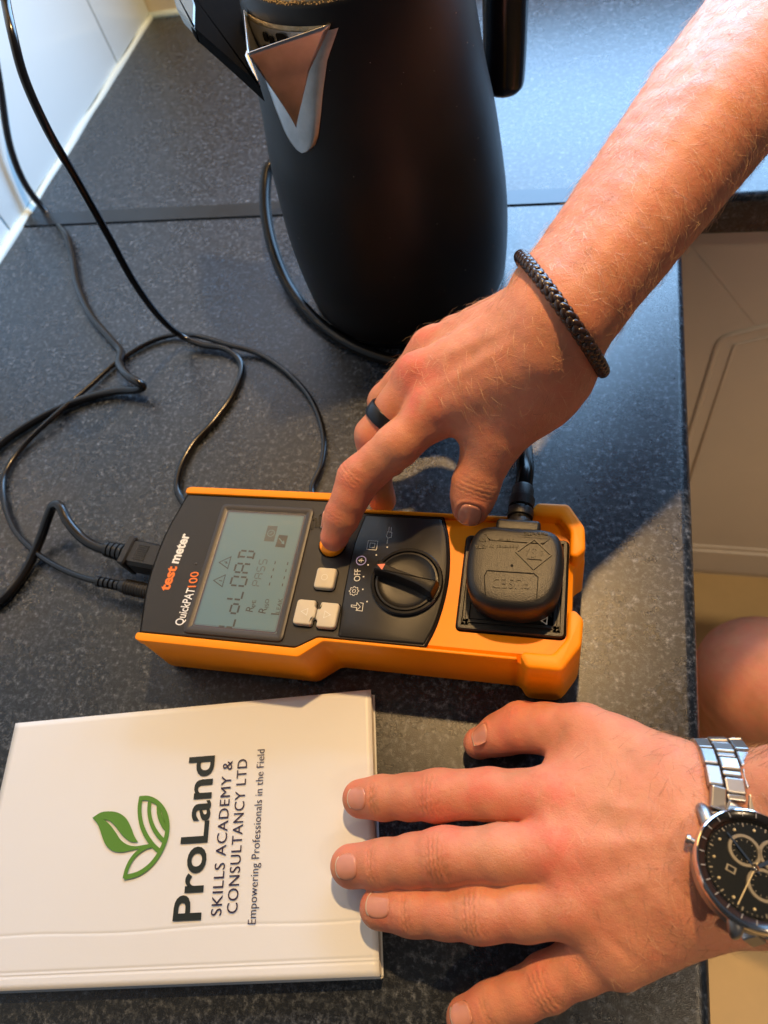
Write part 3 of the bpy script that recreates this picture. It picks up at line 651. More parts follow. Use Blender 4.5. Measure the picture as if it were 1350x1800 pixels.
emb('A', (975, 765), (925, 760), .0048); emb('S', (890, 765), (838, 760), .0056, .01); emb('A', (815, 765), (765, 758), .0048)
ln = pw((782, 880), (945, 893)); solid(strokes([ln, pw((868, 745), (863, 885))], .0006).build('embossed_mark', M['emb'], plug, False, T=TQ))
q = rrect(*pw((905, 1300))[0], *pw((318, 1010))[0], .001, 3)
d = pw((330, 1280), (318, 1070), (350, 1012), (860, 1045), (905, 1085), (890, 1310)); strokes([d], .0004).build('embossed_mark', M['groove'], plug, False, T=TQ)
strokes([pw((1020, 663), (747, 642))], .0003).build('embossed_mark', M['emb'], plug, False, T=TQ)
cc = pw((620, 957))[0]; poly_on('screw_hole', [circle(cc[0], cc[1], .00065, 14)], M['groove'], plug, T=TQ)
# ================================================================ CABLES
def lead(name, pts, r, label, sub=9, m='cable', n=14):
    path = spline([p if isinstance(p, Vector) else PWALL(*p[:2], p[3]) if len(p) == 4 else P(*p) for p in pts], sub); o = mesh(name, *tube(path, r*.001, n), M[m], None); return tag(o, label, 'cable')
k1 = lead('power_cord', [(510, 340, 20), (494, 300, 38), (483, 288, 45), (472, 296, 45), (466, 335, 38), (468, 380, 30), (481, 440, 20), (506, 500, 10), (550, 558, 4.5), (610, 603, 4), (665, 627, 4), (715, 638, 4), (790, 640, 4), (860, 665, 5), (908, 715, 16), (919, 770, 34), gp[-1]+gdir*.012-Vector((0, 0, .0025)), gp[-1]+Vector((0, 0, 0)), gp[-1]-gdir*.004], 4.9, 'thick glossy black cord curving round the kettle base and on fused plug')
M['cord'] = mat('kettle_cord_rubber', (.003, .003, .003), .2, spec=.16)
k1.data.materials[0] = M['cord']
k1b = lead('power_cord', [(0, -60, 262), (8, -10, 250), (22, 60, 240), (42, 135, 224), (82, 225, 200), (130, 308, 170), (188, 410, 126), (238, 500, 80), (285, 562, 36), (318, 590, 12), (352, 605, 6), (398, 614, 5.5), (424, 640, 3), (414, 685, 3), (378, 738, 3), (340, 780, 3), (318, 820, 3), (312, 860, 3), (328, 892, 4), (345, 915, 6)], 2.55, 'thin black lead dropping from the upper left corner to behind the screen end')
k2 = lead('test_lead', [(560, 900, 4), (548, 862, 4), (566, 815, 3), (569, 765, 3), (548, 705, 3), (505, 655, 3), (455, 622, 3.5), (405, 607, 6.8), (352, 592, 7), (308, 588, 4), (262, 602, 3), (205, 637, 3), (150, 685, 4), (95, 732, 6), (40, 785, 3), (8, 835, 3), (7, 880, 3), (28, 935, 4), (68, 975, 6), (115, 1003, 11), (155, 1018, 15), (180, 1024, 17)], 2.1, 'thin black test lead looping from the small round connector up and back behind the tester')
def connector_path(a, b, n=2): return [a.lerp(b, t/n) for t in range(n+1)]
k3 = lead('mains_lead', [(-30, -60, 0, .02), (-15, 60, 0, .016), (0, 150, 0, .014), (18, 258, 0, .012), (45, 325, 0, .012), (85, 378, 0, .022), (118, 418, 6), (128, 455, 3.5), (136, 500, 3.5), (160, 555, 3.5), (196, 598, 3.5), (212, 618, 4), (210, 640, 10), (226, 662, 15), (243, 672, 15), (251, 679, 12), (240, 685, 8), (205, 687, 5), (140, 704, 4), (70, 735, 4), (0, 782, 4), (-60, 850, 4), (-90, 940, 4), (-70, 1040, 4), (-25, 1070, 4), (10, 1048, 4), (45, 1003, 4), (70, 950, 9), (86, 905, 22), (94, 889, 28), (104, 889, 30), (120, 918, 27), (145, 946, 23), (172, 962, 21), (195, 968, 20)], 3.3, 'thicker black mains lead folded back on itself and plugged into the tester', 8)
# connectors
def conn(parent, name, a, b, prof_, m, n=20, sx=1.0):
    d = b-a; return mesh(name, *tube([a+d*t for t, r in prof_], [r*.001 for t, r in prof_], n, True, sx), m, parent, True, angle=A40)
a, b = P(188, 965, 21), P(232, 976, 21)
rib = []
for k in range(5): rib += [(k*.2, 5.2+.35*k), (k*.2+.13, 5.3+.35*k), (k*.2+.135, 4.2+.3*k), (k*.2+.195, 4.2+.3*k)]
conn(k3, 'strain_relief', a, b, rib, M['cable'])
c0 = P(230, 976, 21); c1 = P(300, 990, 21); ex = (c1-c0).normalized(); ey = Vector((0, 0, 1)).cross(ex).normalized(); TC = Matrix(((ex.x, ey.x, 0, c0.x), (ex.y, ey.y, 0, c0.y), (ex.z, ey.z, 1, c0.z), (0, 0, 0, 1))); L = (c1-c0).length
mesh('connector_body', *prism(round_poly([(0, -.0072), (.005, -.0090), (L, -.0085), (L, .0085), (.005, .0090), (0, .0072)], .002, 3), [(-.008, .002), (-.006, 0), (.006, 0), (.0085, .002)]), M['plug'], k3, True, T=TC, angle=A40)
mesh('connector_body', *prism(rrect(-.001, -.0102, .0045, .0102, .0015, 3), [(-.009, .001), (.0088, 0), (.0098, .001)]), M['plug'], k3, True, T=TC, angle=A40)
for k in range(8): mesh('grip_ridge', *box(.0085, -.0052+k*.0014, .0080, .0165, -.0052+k*.0014+.0007, .0090), M['emb'], k3, False, T=TC)
a, b = P(172, 1022, 16.5), P(214, 1030, 17)
rib = []
for k in range(5): rib += [(k*.2, 3.5), (k*.2+.12, 3.5), (k*.2+.125, 2.6), (k*.2+.195, 2.6)]
conn(k2, 'strain_relief', a, b, rib, M['cable'])
a, b = P(212, 1029, 17), P(275, 1043, 17)
conn(k2, 'connector_body', a, b, [(0, 3.6), (.04, 4.4), (.15, 4.6), (1, 4.8)], M['plug'])
for k in range(9):
    c = a.lerp(b, .18+k*.075); dd = (b-a).normalized(); mesh('grip_ridge', *tube([c-dd*.0003, c+dd*.0003], .0051, 16), M['emb'], k2)
# ================================================================ BOOKLET
BT = .0108
b_tr, b_br, b_tl = P(652, 1212, BT*1000), P(667, 1718, BT*1000), P(30, 1258, BT*1000)
ey = (b_tr-b_br).normalized(); ex = Vector((ey.y, -ey.x, 0)); bw = (b_tr-b_br).length; bl = (b_tr-b_tl).length
TB = Matrix(((ex.x, ey.x, 0, b_br.x), (ex.y, ey.y, 0, b_br.y), (0, 0, 1, 0), (0, 0, 0, 1)))   # x to the right end, y across, origin lower right corner
book = thing('booklet', TB@Vector((-bl/2, bw/2, 0)), 'white softcover booklet with a green leaf emblem under the fingertips', 'booklet')
# cover with slight swell and scored hinge line near the spine
nx, ny = 60, 60; V = []; Fc = []
def btop(u, v):
    z = BT-.0003*math.exp(-((v-.0062)/.0005)**2)-.0003*math.exp(-((v-.0078)/.0005)**2)-.00022*math.exp(-((v-.0235-.0006*math.sin(u*60))/.0006)**2)
    z += .0004*math.sin(math.pi*min(1, max(0, v/bw)))*math.sin(1.2+u*9)-.0002
    if v < .003: z -= .0016*(1-v/.003)**2
    z -= .0005*math.exp(-(u+0)/-.004) if False else 0
    return z
us = [-bl*k/nx for k in range(nx+1)]; vs = sorted(set([bw*k/40 for k in range(41)]+[.0005*k for k in range(1, 24)]+[.0215+.0004*k for k in range(12)]))
ny = len(vs)-1
for u in us:
    for v in vs: V.append((u, v, btop(u, v)))
for i in range(nx):
    for j in range(ny): a = i*(ny+1)+j; Fc.append((a, a+1, a+ny+2, a+ny+1))
cov = mesh('front_cover', V, Fc, M['paper'], book, True, T=TB)
md = cov.modifiers.new('thick', 'SOLIDIFY'); md.thickness = .0004; md.offset = -1
pg = MB(); npg = 26
for k in range(npg):
    z0_ = .0006+k*(BT-.0022)/npg; j = random.uniform(0, .0006); pg.add(*box(-bl+.0006+j, .001, z0_, -.0006-j*.6, bw-.0006-random.uniform(0, .0005), z0_+(BT-.0022)/npg*.93))
tag(pg.build('page_block', M['pages'], book, False, T=TB), kind='stuff')
mesh('back_cover', *box(-bl, .0002, .0, 0, bw, .0004), M['paper'], book, False, T=TB)
sp_ = [(.0, .0004), (-.0006, .002), (-.0008, .006), (-.0005, BT-.003), (.0002, BT-.0016)]
V = [Vector((u, p[0], p[1])) for u in (0, -bl) for p in sp_]; n = len(sp_); mesh('spine', V, [(i, i+1, n+i+1, n+i) for i in range(n-1)], M['paper'], book, True, T=TB)
BZ = BT*1000+.1
def bt(s, p0, p1, h, m, bold=0.0, sp=1.0): return text_on('cover_lettering', s, P(*p0, BZ), P(*p1, BZ), h, M[m], book, bold, lift=.0005, spacing=sp)
bt('ProLand', (352.6, 1617), (377.4, 1328), .0146, 'ink', .018)
bt('SKILLS ACADEMY &', (389.5, 1609), (409.5, 1337), .0056, 'ink_purple', .0, 1.08)
bt('CONSULTANCY LTD', (417.5, 1605), (435.5, 1334), .0056, 'ink_purple', .0, 1.08)
bt('Empowering Professionals in the Field', (450, 1624), (465.8, 1317), .0042, 'ink_purple', -.004, 1.05)
def z1(zx, zy): return (150+zx*170/1350, 1380+zy*180/1429)
def lg(pts, close=False, sub=8):
    w = [P(*z1(*p), BZ) for p in pts]; return [(v.x, v.y) for v in spline(w, sub)]
TL = Matrix.Translation((0, 0, (BT+.0006)))
def leafpoly(loops, name='cover_emblem'): return poly_on(name, loops, M['ink_green'], book, T=TL)
# upper leaf: two halves round the white vein
u_edge = lg([(105, 458), (220, 385), (345, 368), (470, 390), (570, 460), (640, 580), (690, 710), (742, 800)])
vein_u = lg([(742, 800), (650, 795), (560, 740), (480, 650), (410, 560), (340, 500), (265, 478)])
vein_l = lg([(265, 478), (350, 555), (430, 660), (500, 765), (590, 830), (700, 853), (862, 830)])
l_edge = lg([(910, 878), (770, 888), (640, 915), (500, 940), (390, 920), (310, 860), (255, 760), (215, 640), (175, 540), (105, 458)])
leafpoly([u_edge+vein_u[1:]+[u_edge[0]][:0]]); leafpoly([vein_l+l_edge])
bz_ = [0.0]
def band(ctr_, w):
    bz_[0] += .00004; return strokes([lg(ctr_)], w, bz_[0]).build('cover_emblem', M['ink_green'], book, False, T=TL)
w0 = .0024
band([(785, 162), (765, 290), (768, 430), (800, 580), (870, 730), (960, 850), (1040, 925)], w0*.95)
band([(905, 230), (897, 350), (915, 480), (965, 610), (1040, 720), (1100, 780)], w0*.9)
band([(760, 187), (880, 185), (1000, 240), (1090, 340), (1140, 460), (1153, 600), (1130, 750), (1070, 900), (990, 1030), (880, 1150), (740, 1240), (550, 1292)], w0)
band([(555, 1300), (585, 1180), (640, 1060), (730, 950), (850, 870), (930, 845)], w0*.9)
leafpoly([lg([(1000, 300), (1005, 400), (1040, 520), (1120, 640), (1140, 600), (1120, 520)], sub=4)+lg([(1120, 520), (1095, 470), (1072, 405), (1060, 330)], sub=4)[1:]])
leafpoly([lg([(1000, 300), (1060, 330), (1075, 405)], sub=4)+lg([(1110, 520), (1150, 560), (1150, 480), (1110, 370), (1040, 280)], sub=4)])
# ================================================================ SKIN (implicit surface, polygonised)
def arr(v): return np.array(v, np.float32)
def pp(px, py, z): v = P(px, py, z); return arr((v.x*1000, v.y*1000, v.z*1000))
class Body:
    """chains of tapering limbs joined smoothly to a trunk; each chain keeps clear of its neighbours"""
    def __init__(s, k=9.0): s.trunk = []; s.chains = []; s.k = k
    def add(s, a, b, ra, rb, k=None, flat=None, f=1.0, chain=None):
        pr = (arr(a), arr(b), float(ra), float(rb), float(k if k else s.k), None if flat is None else arr(_n(flat)), float(f))
        (s.trunk if chain is None else s.chains[chain][0]).append(pr)
    def strand(s, pts, k=None):
        segs = [(arr(a), arr(b), float(ra), float(rb), 1.5, None, 1.0) for (a, ra), (b, rb) in zip(pts, pts[1:])]; s.trunk.append(('S', segs, float(k if k else s.k)))
    def new_chain(s, join=5.0): s.chains.append(([], join)); return len(s.chains)-1
    @staticmethod
    def d1(p, pr):
        a, b, ra, rb, k, fl, f = pr; ab = b-a; L2 = float(ab@ab)+1e-6; w = p-a
        t = np.clip((w@ab)/L2, 0, 1); q = w-t[:, None]*ab
        if fl is not None: q = q+((f-1)*(q@fl))[:, None]*fl
        return np.sqrt((q*q).sum(1))-(ra+(rb-ra)*t)
    @staticmethod
    def smin(a, b, k):
        h = np.maximum(k-np.abs(a-b), 0); return np.minimum(a, b)-h*h/(4*k)
    def union(s, p, prs, cull=None):
        d = None
        for pr in prs:
            if pr[0] is 'S' or (isinstance(pr[0], str)):
                x = s.union(p, pr[1], cull)
                d = x if d is None else s.smin(d, x, pr[2]); continue
            if cull is not None:
                c, rad = cull; m_ = (pr[0]+pr[1])*.5; e = np.linalg.norm(pr[1]-pr[0])*.5+max(pr[2], pr[3])
                if np.linalg.norm(c-m_)-e-rad > 22: continue
            x = s.d1(p, pr); d = x if d is None else s.smin(d, x, pr[4])
        return d if d is not None else np.full(len(p), 50., np.float32)
    def __call__(s, p, cull=None):
        T = s.union(p, s.trunk, cull); res = T
        for prs, join in s.chains:
            c = s.union(p, prs, cull); res = s.smin(res, s.smin(T, c, join), .9)
        return res
def polygonise(fn, lo, hi, h, H=8):
    step = h*H; n = np.ceil((np.array(hi)-lo)/step).astype(int)
    g = np.stack(np.meshgrid(*[np.arange(k) for k in n], indexing='ij'), -1).reshape(-1, 3)
    cen = (np.array(lo)+(g+.5)*step).astype(np.float32); d = fn(cen); act = g[np.abs(d) < step*1.25]
    # order the blocks so that chunks are compact
    key = (act[:, 0]//3)*1000000+(act[:, 1]//3)*1000+(act[:, 2]//3); act = act[np.argsort(key, kind='stable')]; key = np.sort(key, kind='stable')
    loc = np.stack(np.meshgrid(*[np.arange(H+1)]*3, indexing='ij'), -1).reshape(-1, 3)
    lo = np.array(lo, np.float64); cids = []; cv = []; quads = []
    starts = np.r_[0, np.nonzero(np.diff(key))[0]+1, len(key)]
    M_ = 4096
    enc = lambda c: (c[..., 0].astype(np.int64)*M_+c[..., 1])*M_+c[..., 2]
    for s_, e_ in zip(starts[:-1], starts[1:]):
        bl = act[s_:e_]; B = len(bl); pts = (bl[:, None, :]*H+loc[None]); P_ = (lo+pts*h).astype(np.float32).reshape(-1, 3)
        c = P_.mean(0); rad = np.linalg.norm(P_-c, axis=1).max()
        D = fn(P_, (c, rad)).reshape(B, H+1, H+1, H+1); I = D < 0
        cs = np.zeros((B, H, H, H), np.int8)
        for dx in (0, 1):
            for dy in (0, 1):
                for dz in (0, 1): cs += I[:, dx:dx+H, dy:dy+H, dz:dz+H]
        b, x, y, z = np.nonzero((cs > 0) & (cs < 8))
        if len(b) == 0: continue
        acc = np.zeros((len(b), 3)); cnt = np.zeros(len(b))
        for ax in range(3):
            for o1 in (0, 1):
                for o2 in (0, 1):
                    o = [0, 0, 0]; oth = [i for i in range(3) if i != ax]; o[oth[0]] = o1; o[oth[1]] = o2; q = list(o); q[ax] = 1
                    d0 = D[b, x+o[0], y+o[1], z+o[2]]; d1_ = D[b, x+q[0], y+q[1], z+q[2]]; m_ = (d0 < 0) != (d1_ < 0)
                    t = np.where(m_, d0/(d0-d1_+1e-12), 0); v = np.zeros((len(b), 3)); v[:, ax] = t; v[:, oth[0]] = o1; v[:, oth[1]] = o2
                    acc += v*m_[:, None]; cnt += m_
        gc = bl[b]*H+np.stack([x, y, z], 1); cids.append(enc(gc+1)); cv.append(lo+(gc+acc/cnt[:, None])*h)
        for ax in range(3):
            o1, o2 = [(1, 2), (2, 0), (0, 1)][ax]; sl = [slice(0, H)]*3; s2 = list(sl); s2[ax] = slice(1, H+1)
            A_ = I[(slice(None), *sl)]; B_ = I[(slice(None), *s2)]; b2, x2, y2, z2_ = np.nonzero(A_ != B_)
            if len(b2) == 0: continue
            gg = bl[b2]*H+np.stack([x2, y2, z2_], 1)+1; e1 = np.zeros(3, int); e1[o1] = 1; e2 = np.zeros(3, int); e2[o2] = 1
            q = np.stack([enc(gg), enc(gg-e1), enc(gg-e1-e2), enc(gg-e2)], 1); fl = A_[b2, x2, y2, z2_]; q[~fl] = q[~fl][:, ::-1]; quads.append(q)
    ids = np.concatenate(cids); V = np.concatenate(cv); o = np.argsort(ids); ids = ids[o]; V = V[o]
    Q = np.concatenate(quads); ix = np.searchsorted(ids, Q); ix = np.clip(ix, 0, len(ids)-1); ok = (ids[ix] == Q).all(1)
    return V, ix[ok]
def grad(fn, V, e=.4):
    V = V.astype(np.float32); g = np.zeros((len(V), 3), np.float32)
    for ax in range(3):
        d = np.zeros(3, np.float32); d[ax] = e; g[:, ax] = (chunked(fn, V+d)-chunked(fn, V-d))/(2*e)
    return g
def chunked(fn, V, n=20000):
    out = np.empty(len(V), np.float32)
    order = np.argsort((V[:, 0]//25).astype(int)*10000+(V[:, 1]//25).astype(int)*100+(V[:, 2]//25).astype(int)) if len(V) > n else np.arange(len(V))
    n = 6000
    for i in range(0, len(V), n):
        ix = order[i:i+n]; q = V[ix].astype(np.float32); c = (q.max(0)+q.min(0))/2; rad = np.linalg.norm(q-c, axis=1).max(); out[ix] = fn(q, (c, rad))
    return out
def skin_mesh(name, fn, lo, hi, h, details, tint, parent, extra_mats=()):
    V, Q = polygonise(fn, lo, hi, h)
    d = chunked(fn, V); g = grad(fn, V); gn = np.linalg.norm(g, axis=1)+1e-6; V = V-g*(d/np.maximum(gn, .5)**2)[:, None]*.9; N = g/gn[:, None]
    dis = np.zeros(len(V)); 
    fine = np.zeros(len(V))
    for f in details:
        x_ = f(V, N); dis += x_
        if not getattr(f, 'coarse', False): fine += x_
    V = V+N*dis[:, None]
    me = bpy.data.meshes.new(name); me.vertices.add(len(V)); me.vertices.foreach_set('co', (V*.001).astype(np.float32).ravel())
    me.loops.add(len(Q)*4); me.loops.foreach_set('vertex_index', Q.astype(np.int32).ravel()); me.polygons.add(len(Q)); me.polygons.foreach_set('loop_start', np.arange(0, len(Q)*4, 4, dtype=np.int32))
    me.polygons.foreach_set('use_smooth', np.ones(len(Q), bool)); me.update(calc_edges=True); me.validate()
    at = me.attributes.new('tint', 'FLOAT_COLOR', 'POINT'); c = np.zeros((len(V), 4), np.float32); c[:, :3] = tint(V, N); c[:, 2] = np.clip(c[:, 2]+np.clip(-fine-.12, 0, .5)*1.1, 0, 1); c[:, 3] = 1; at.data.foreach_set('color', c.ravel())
    me.materials.append(M['skin']); o = bpy.data.objects.new(name, me); link(o, parent); return o, V, N, Q
def skin_mat():
    m = bpy.data.materials.new('skin'); m.use_nodes = True; nt = m.node_tree; b = nt.nodes['Principled BSDF']; L = nt.links.new
    tc = nt.nodes.new('ShaderNodeTexCoord'); at = nt.nodes.new('ShaderNodeAttribute'); at.attribute_name = 'tint'
    def noise(sc, det, ro=.5):
        n = nt.nodes.new('ShaderNodeTexNoise'); n.inputs['Scale'].default_value = sc; n.inputs['Detail'].default_value = det; n.inputs['Roughness'].default_value = ro; L(tc.outputs['Object'], n.inputs['Vector']); return n.outputs['Fac']
    sep = nt.nodes.new('ShaderNodeSeparateColor'); L(at.outputs['Color'], sep.inputs[0])
    def mix(f, a, c, t='MIX'):
        x = nt.nodes.new('ShaderNodeMixRGB'); x.blend_type = t
        for i, v in enumerate((f, a, c)):
            if isinstance(v, (float, int)): x.inputs[i].default_value = v
            elif isinstance(v, tuple): x.inputs[i].default_value = (*v, 1)
            else: L(v, x.inputs[i])
        return x.outputs[0]
    def mr(x, a, b_, lo=.3, hi=.7):
        r = nt.nodes.new('ShaderNodeMapRange'); r.inputs['From Min'].default_value = lo; r.inputs['From Max'].default_value = hi; r.inputs['To Min'].default_value = a; r.inputs['To Max'].default_value = b_; L(x, r.inputs['Value']); return r.outputs[0]
    base = mix(mr(noise(38, 4), 0, 1), (.56, .25, .135), (.66, .33, .20))
    base = mix(mr(noise(260, 4), 0, .65), base, (.58, .24, .15))
    rm = nt.nodes.new('ShaderNodeMath'); rm.operation = 'MULTIPLY'; L(sep.outputs[0], rm.inputs[0]); L(mr(noise(75, 5, .65), .15, 1.5), rm.inputs[1]); red = mix(rm.outputs[0], base, (.66, .18, .12))
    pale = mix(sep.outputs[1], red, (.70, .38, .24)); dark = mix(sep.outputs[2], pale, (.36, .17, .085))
    L(dark, b.inputs['Base Color'])
    b.inputs['Subsurface Weight'].default_value = .35; b.inputs['Subsurface Radius'].default_value = (1, .30, .14); b.inputs['Subsurface Scale'].default_value = .0035
    L(mr(noise(90, 3), .46, .62), b.inputs['Roughness']); b.inputs['Specular IOR Level'].default_value = .33
    v = nt.nodes.new('ShaderNodeTexVoronoi'); v.inputs['Scale'].default_value = 1050; v.feature = 'DISTANCE_TO_EDGE'; L(tc.outputs['Object'], v.inputs['Vector'])
    b1 = nt.nodes.new('ShaderNodeBump'); b1.inputs['Strength'].default_value = .6; b1.inputs['Distance'].default_value = .0003; L(v.outputs['Distance'], b1.inputs['Height'])
    b2 = nt.nodes.new('ShaderNodeBump'); b2.inputs['Strength'].default_value = .8; b2.inputs['Distance'].default_value = .0004; L(noise(420, 4, .6), b2.inputs['Height']); L(b1.outputs['Normal'], b2.inputs['Normal'])
    L(b2.outputs['Normal'], b.inputs['Normal']); return m
M['skin'] = skin_mat()
M['nail'] = mat('fingernail', (.64, .27, .19), .16, sss=.3, sssr=(.002,), coat=.3, var=.06, vscale=150)
M['nail_tip'] = mat('fingernail_edge', (.78, .62, .45), .35)
M['hair'] = mat('light_brown_hair', (.80, .55, .32), .38)
M['dark_hair'] = mat('brown_hair', (.14, .07, .03), .4)
def finger_detail(joints, dorsal_hint, depth=.5):
    """wrinkles over the back of each joint; joints = (point, along, width, list of (offset, depth, curve))"""
    fs = []
    for c, al, wd, lines in joints:
        c = arr(c); al = arr(_n(al)); up = arr(dorsal_hint); up = up-al*(up@al); up = arr(_n(up)); sd = np.cross(up, al)
        def f(V, N, c=c, al=al, up=up, sd=sd, wd=wd, lines=lines):
            r = V-c; out_ = np.zeros(len(V)); m_ = (np.abs(r) < 26).all(1); r = r[m_]; s = r@al; t = r@sd; w = np.clip((N[m_]@up)*1.5-.15, 0, 1)*np.clip(1.4-(t/wd)**2*1.2, 0, 1); q = np.zeros(len(r))
            for off, dp, cu, sg in lines: q -= dp*np.exp(-((s-off-cu*t*t/wd-.25*np.sin(t*1.7+off*3))/sg)**2)
            q = q*w*depth*2*(np.linalg.norm(r, axis=1) < 22); out_[m_] = q; return out_
        fs.append(f)
    return fs
PIPL = [(-4.4, .22, -.10, .6), (-2.7, .40, -.12, .65), (-.7, .50, .02, .65), (1.3, .48, .06, .65), (3.3, .38, .13, .65), (4.9, .2, .10, .55)]
DIPL = [(-1.7, .28, -.06, .55), (0, .46, 0, .6), (1.6, .3, .06, .55)]
def bump_at(c, r, h):
    c = arr(c)
    def f(V, N): return h*np.exp(-((V-c)**2).sum(1)/r**2)
    return f
def groove_line(a, b, w, dp, up=None):
    a = arr(a); b = arr(b); ab = b-a; L2 = ab@ab
    def f(V, N):
        r = V-a; t = np.clip(r@ab/L2, 0, 1); d = np.linalg.norm(r-t[:, None]*ab, axis=1); return -dp*np.exp(-(d/w)**2)*np.sin(np.pi*np.clip(t, .08, .92))
    f.coarse = True
    return f
def surf_hit(fn, p, d, tmax=30):
    p = np.array(p, np.float32); t = np.zeros(len(p), np.float32); d = np.array(d, np.float32)
    for _ in range(40):
        x = fn(p+t[:, None]*d); t = np.minimum(t+np.clip(x, -2, 12)*.85, tmax)
    return p+t[:, None]*d
def nail(fn, c, along, up, L, Wd, parent, tip_white=.12, lift=.35, label=None):
    """nail plate laid on the finger: c centre, along = towards the finger tip"""
    al = _n(along); up = np.array(up, float); up = _n(up-al*(up@al)); sd = np.cross(up, al); nu, nv = 18, 16; pts = []; uv = []
    for i in range(nu+1):
        for j in range(nv+1):
            u = -1+2*i/nu; v = -1+2*j/nv
            e = 2.7; k = (abs(u)**e+abs(v)**e)**(1/e); mx = max(abs(u), abs(v)); s = (mx/k if k > 0 else 1)
            uu, vv = u*s, v*s; pts.append(np.array(c)+al*uu*L/2+sd*vv*Wd/2*(1.0+.05*uu)+up*14); uv.append((uu, vv, mx))
    h = surf_hit(fn, pts, np.tile(-up, (len(pts), 1)), 17); g = grad(fn, h); g /= np.linalg.norm(g, axis=1)[:, None]
    V = []
    for p, n_, (u, v, m_) in zip(h, g, uv):
        n2 = _n(n_*.6+up*.4); off = lift*(1-max(0, (m_-.86)/.14)**2*1.5) if u < .8 else lift*1.0
        if u >= .8 and m_ > .93: off = lift*.55
        V.append(Vector((p+n2*(off+.22*(1-v*v)))*.001))
    Fc = [(i*(nv+1)+j, i*(nv+1)+j+1, (i+1)*(nv+1)+j+1, (i+1)*(nv+1)+j) for i in range(nu) for j in range(nv)]
    o = mesh('fingernail', V, Fc, M['nail'], parent); o.data.materials.append(M['nail_tip'])
    for i, p in enumerate(o.data.polygons):
        if (i//nv) >= nu-max(1, int(nu*tip_white*.5)): p.material_index = 1
    sdm = o.modifiers.new('thick', 'SOLIDIFY'); sdm.thickness = .0003; sdm.offset = -1
    return o
def nail_groove(c, along, up, L, Wd, dp=.35):
    al = arr(_n(along)); up = np.array(up, float); up = arr(_n(up-al*(up@al))); sd = np.cross(up, al); c = arr(c)
    def f(V, N):
        r = V-c; m_ = (np.abs(r) < 16).all(1); o_ = np.zeros(len(V)); r = r[m_]; u = r@al/(L/2); v = r@sd/(Wd/2); k = (np.abs(u)**2.7+np.abs(v)**2.7)**(1/2.7)
        w = np.clip((r@up)/3, 0, 1); q = w*(-dp*np.exp(-((k-1.0)/.06)**2)+.55*np.exp(-((k-1.20)/.12)**2)*(u < .55)); o_[m_] = q; return o_
    return f
def hairs(name, V, N, Q, sel, flow, n, L0, L1, r, m, parent, seed=3, label=None, lift=.35, only_side=None):
    rng = np.random.default_rng(seed); c = V[Q].mean(1); nn = N[Q[:, 0]]; w = sel(c, nn); idx = np.nonzero(rng.random(len(c)) < w/max(1e-9, w.sum())*n)[0]
    Vo = []; Fo = []
    for i in idx:
        p = c[i]+rng.normal(0, .3, 3)*0; nr = nn[i]; f = np.array(flow(p, nr)); f = f+rng.normal(0, .33, 3); f = f-nr*(f@nr); f = _n(f); L_ = rng.uniform(L0, L1); side = np.cross(nr, f); cu = rng.normal(0, .35); sg = 5; li = lift*rng.uniform(.3, 1.6)
        base = len(Vo)
        for k in range(sg+1):
            t = k/sg; q = p+f*L_*t+nr*(L_*li*math.sin(t*1.9)*.55)+side*cu*L_*t*t*.5; rr = r*(1-.75*t)
            for a in (0, 2.09, 4.19): Vo.append((q+(side*math.cos(a)+nr*math.sin(a))*rr)*.001)
        for k in range(sg):
            for a in range(3): b_ = (a+1) % 3; Fo.append((base+k*3+a, base+k*3+b_, base+k*3+3+b_, base+k*3+3+a))
    me = bpy.data.meshes.new(name); me.from_pydata([tuple(v) for v in Vo], [], Fo); me.materials.append(m); o = bpy.data.objects.new(name, me); link(o, parent); return tag(o, kind='stuff')
person = thing('person', (1.05, -.35, -.84), 'person with bare forearms pressing the orange button, other hand resting on the booklet', 'person')
# ---------------------------------------------------------------- right hand, pressing the button
def add_chain(B, pts, join, k=4.0, flats=None):
    c = B.new_chain(join)
    for (a, ra), (b, rb) in zip(pts, pts[1:]): B.add(a, b, ra, rb, k, chain=c)
    return c
B = Body(12)
iM, iP, iD, iT = pp(765, 722, 100), pp(630, 842, 80), pp(602, 906, 67), pp(587, 944, 58)
mM, mP, mD, mT = pp(738, 662, 104), pp(658, 765, 80), pp(659, 835, 56), pp(672, 880, 36)
rM, rP, rD, rT = pp(760, 616, 93), pp(678, 706, 70), pp(672, 770, 44), pp(690, 815, 22)
qM, qP, qD, qT = pp(800, 592, 74), pp(712, 665, 52), pp(698, 725, 30), pp(708, 770, 14)
cI, cMd, cR, cQ = pp(958, 632, 128), pp(950, 585, 134), pp(938, 552, 127), pp(932, 533, 114)
W0, W1 = pp(1000, 568, 138), pp(966, 520, 130)
A0, A1 = pp(1262, 232, 168), pp(1226, 168, 150)
E0, E1 = pp(1530, -70, 190), pp(1490, -165, 170)
B.strand([(iM, 13), (cI, 16), (W0, 19), (A0, 23.5), (E0, 30)], 14)
B.strand([(mM, 12.4), (cMd, 16), ((W0*.6+W1*.4), 19)], 14)
B.strand([((W0+W1)/2+np.array([0, 0, 1.5]), 17), ((A0+A1)/2, 25.5), ((E0+E1)/2, 32)], 22)
B.strand([(rM, 12), (cR, 15), (W1, 18.5), (A1, 27), (E1, 34)], 16)
B.strand([(qM, 11.3), (cQ, 13), (W1+np.array([0, 0, -6]), 16)], 12)
tC, tM, tI, tT = pp(985, 655, 112), pp(868, 775, 88), pp(836, 852, 72), pp(826, 893, 62)
B.add(tC, tM, 17, 13.5, 14); B.add(pp(950, 690, 108), pp(850, 740, 96), 15, 10, 14)
B.add(pp(960, 600, 100), pp(850, 690, 84), 15, 14, 12)
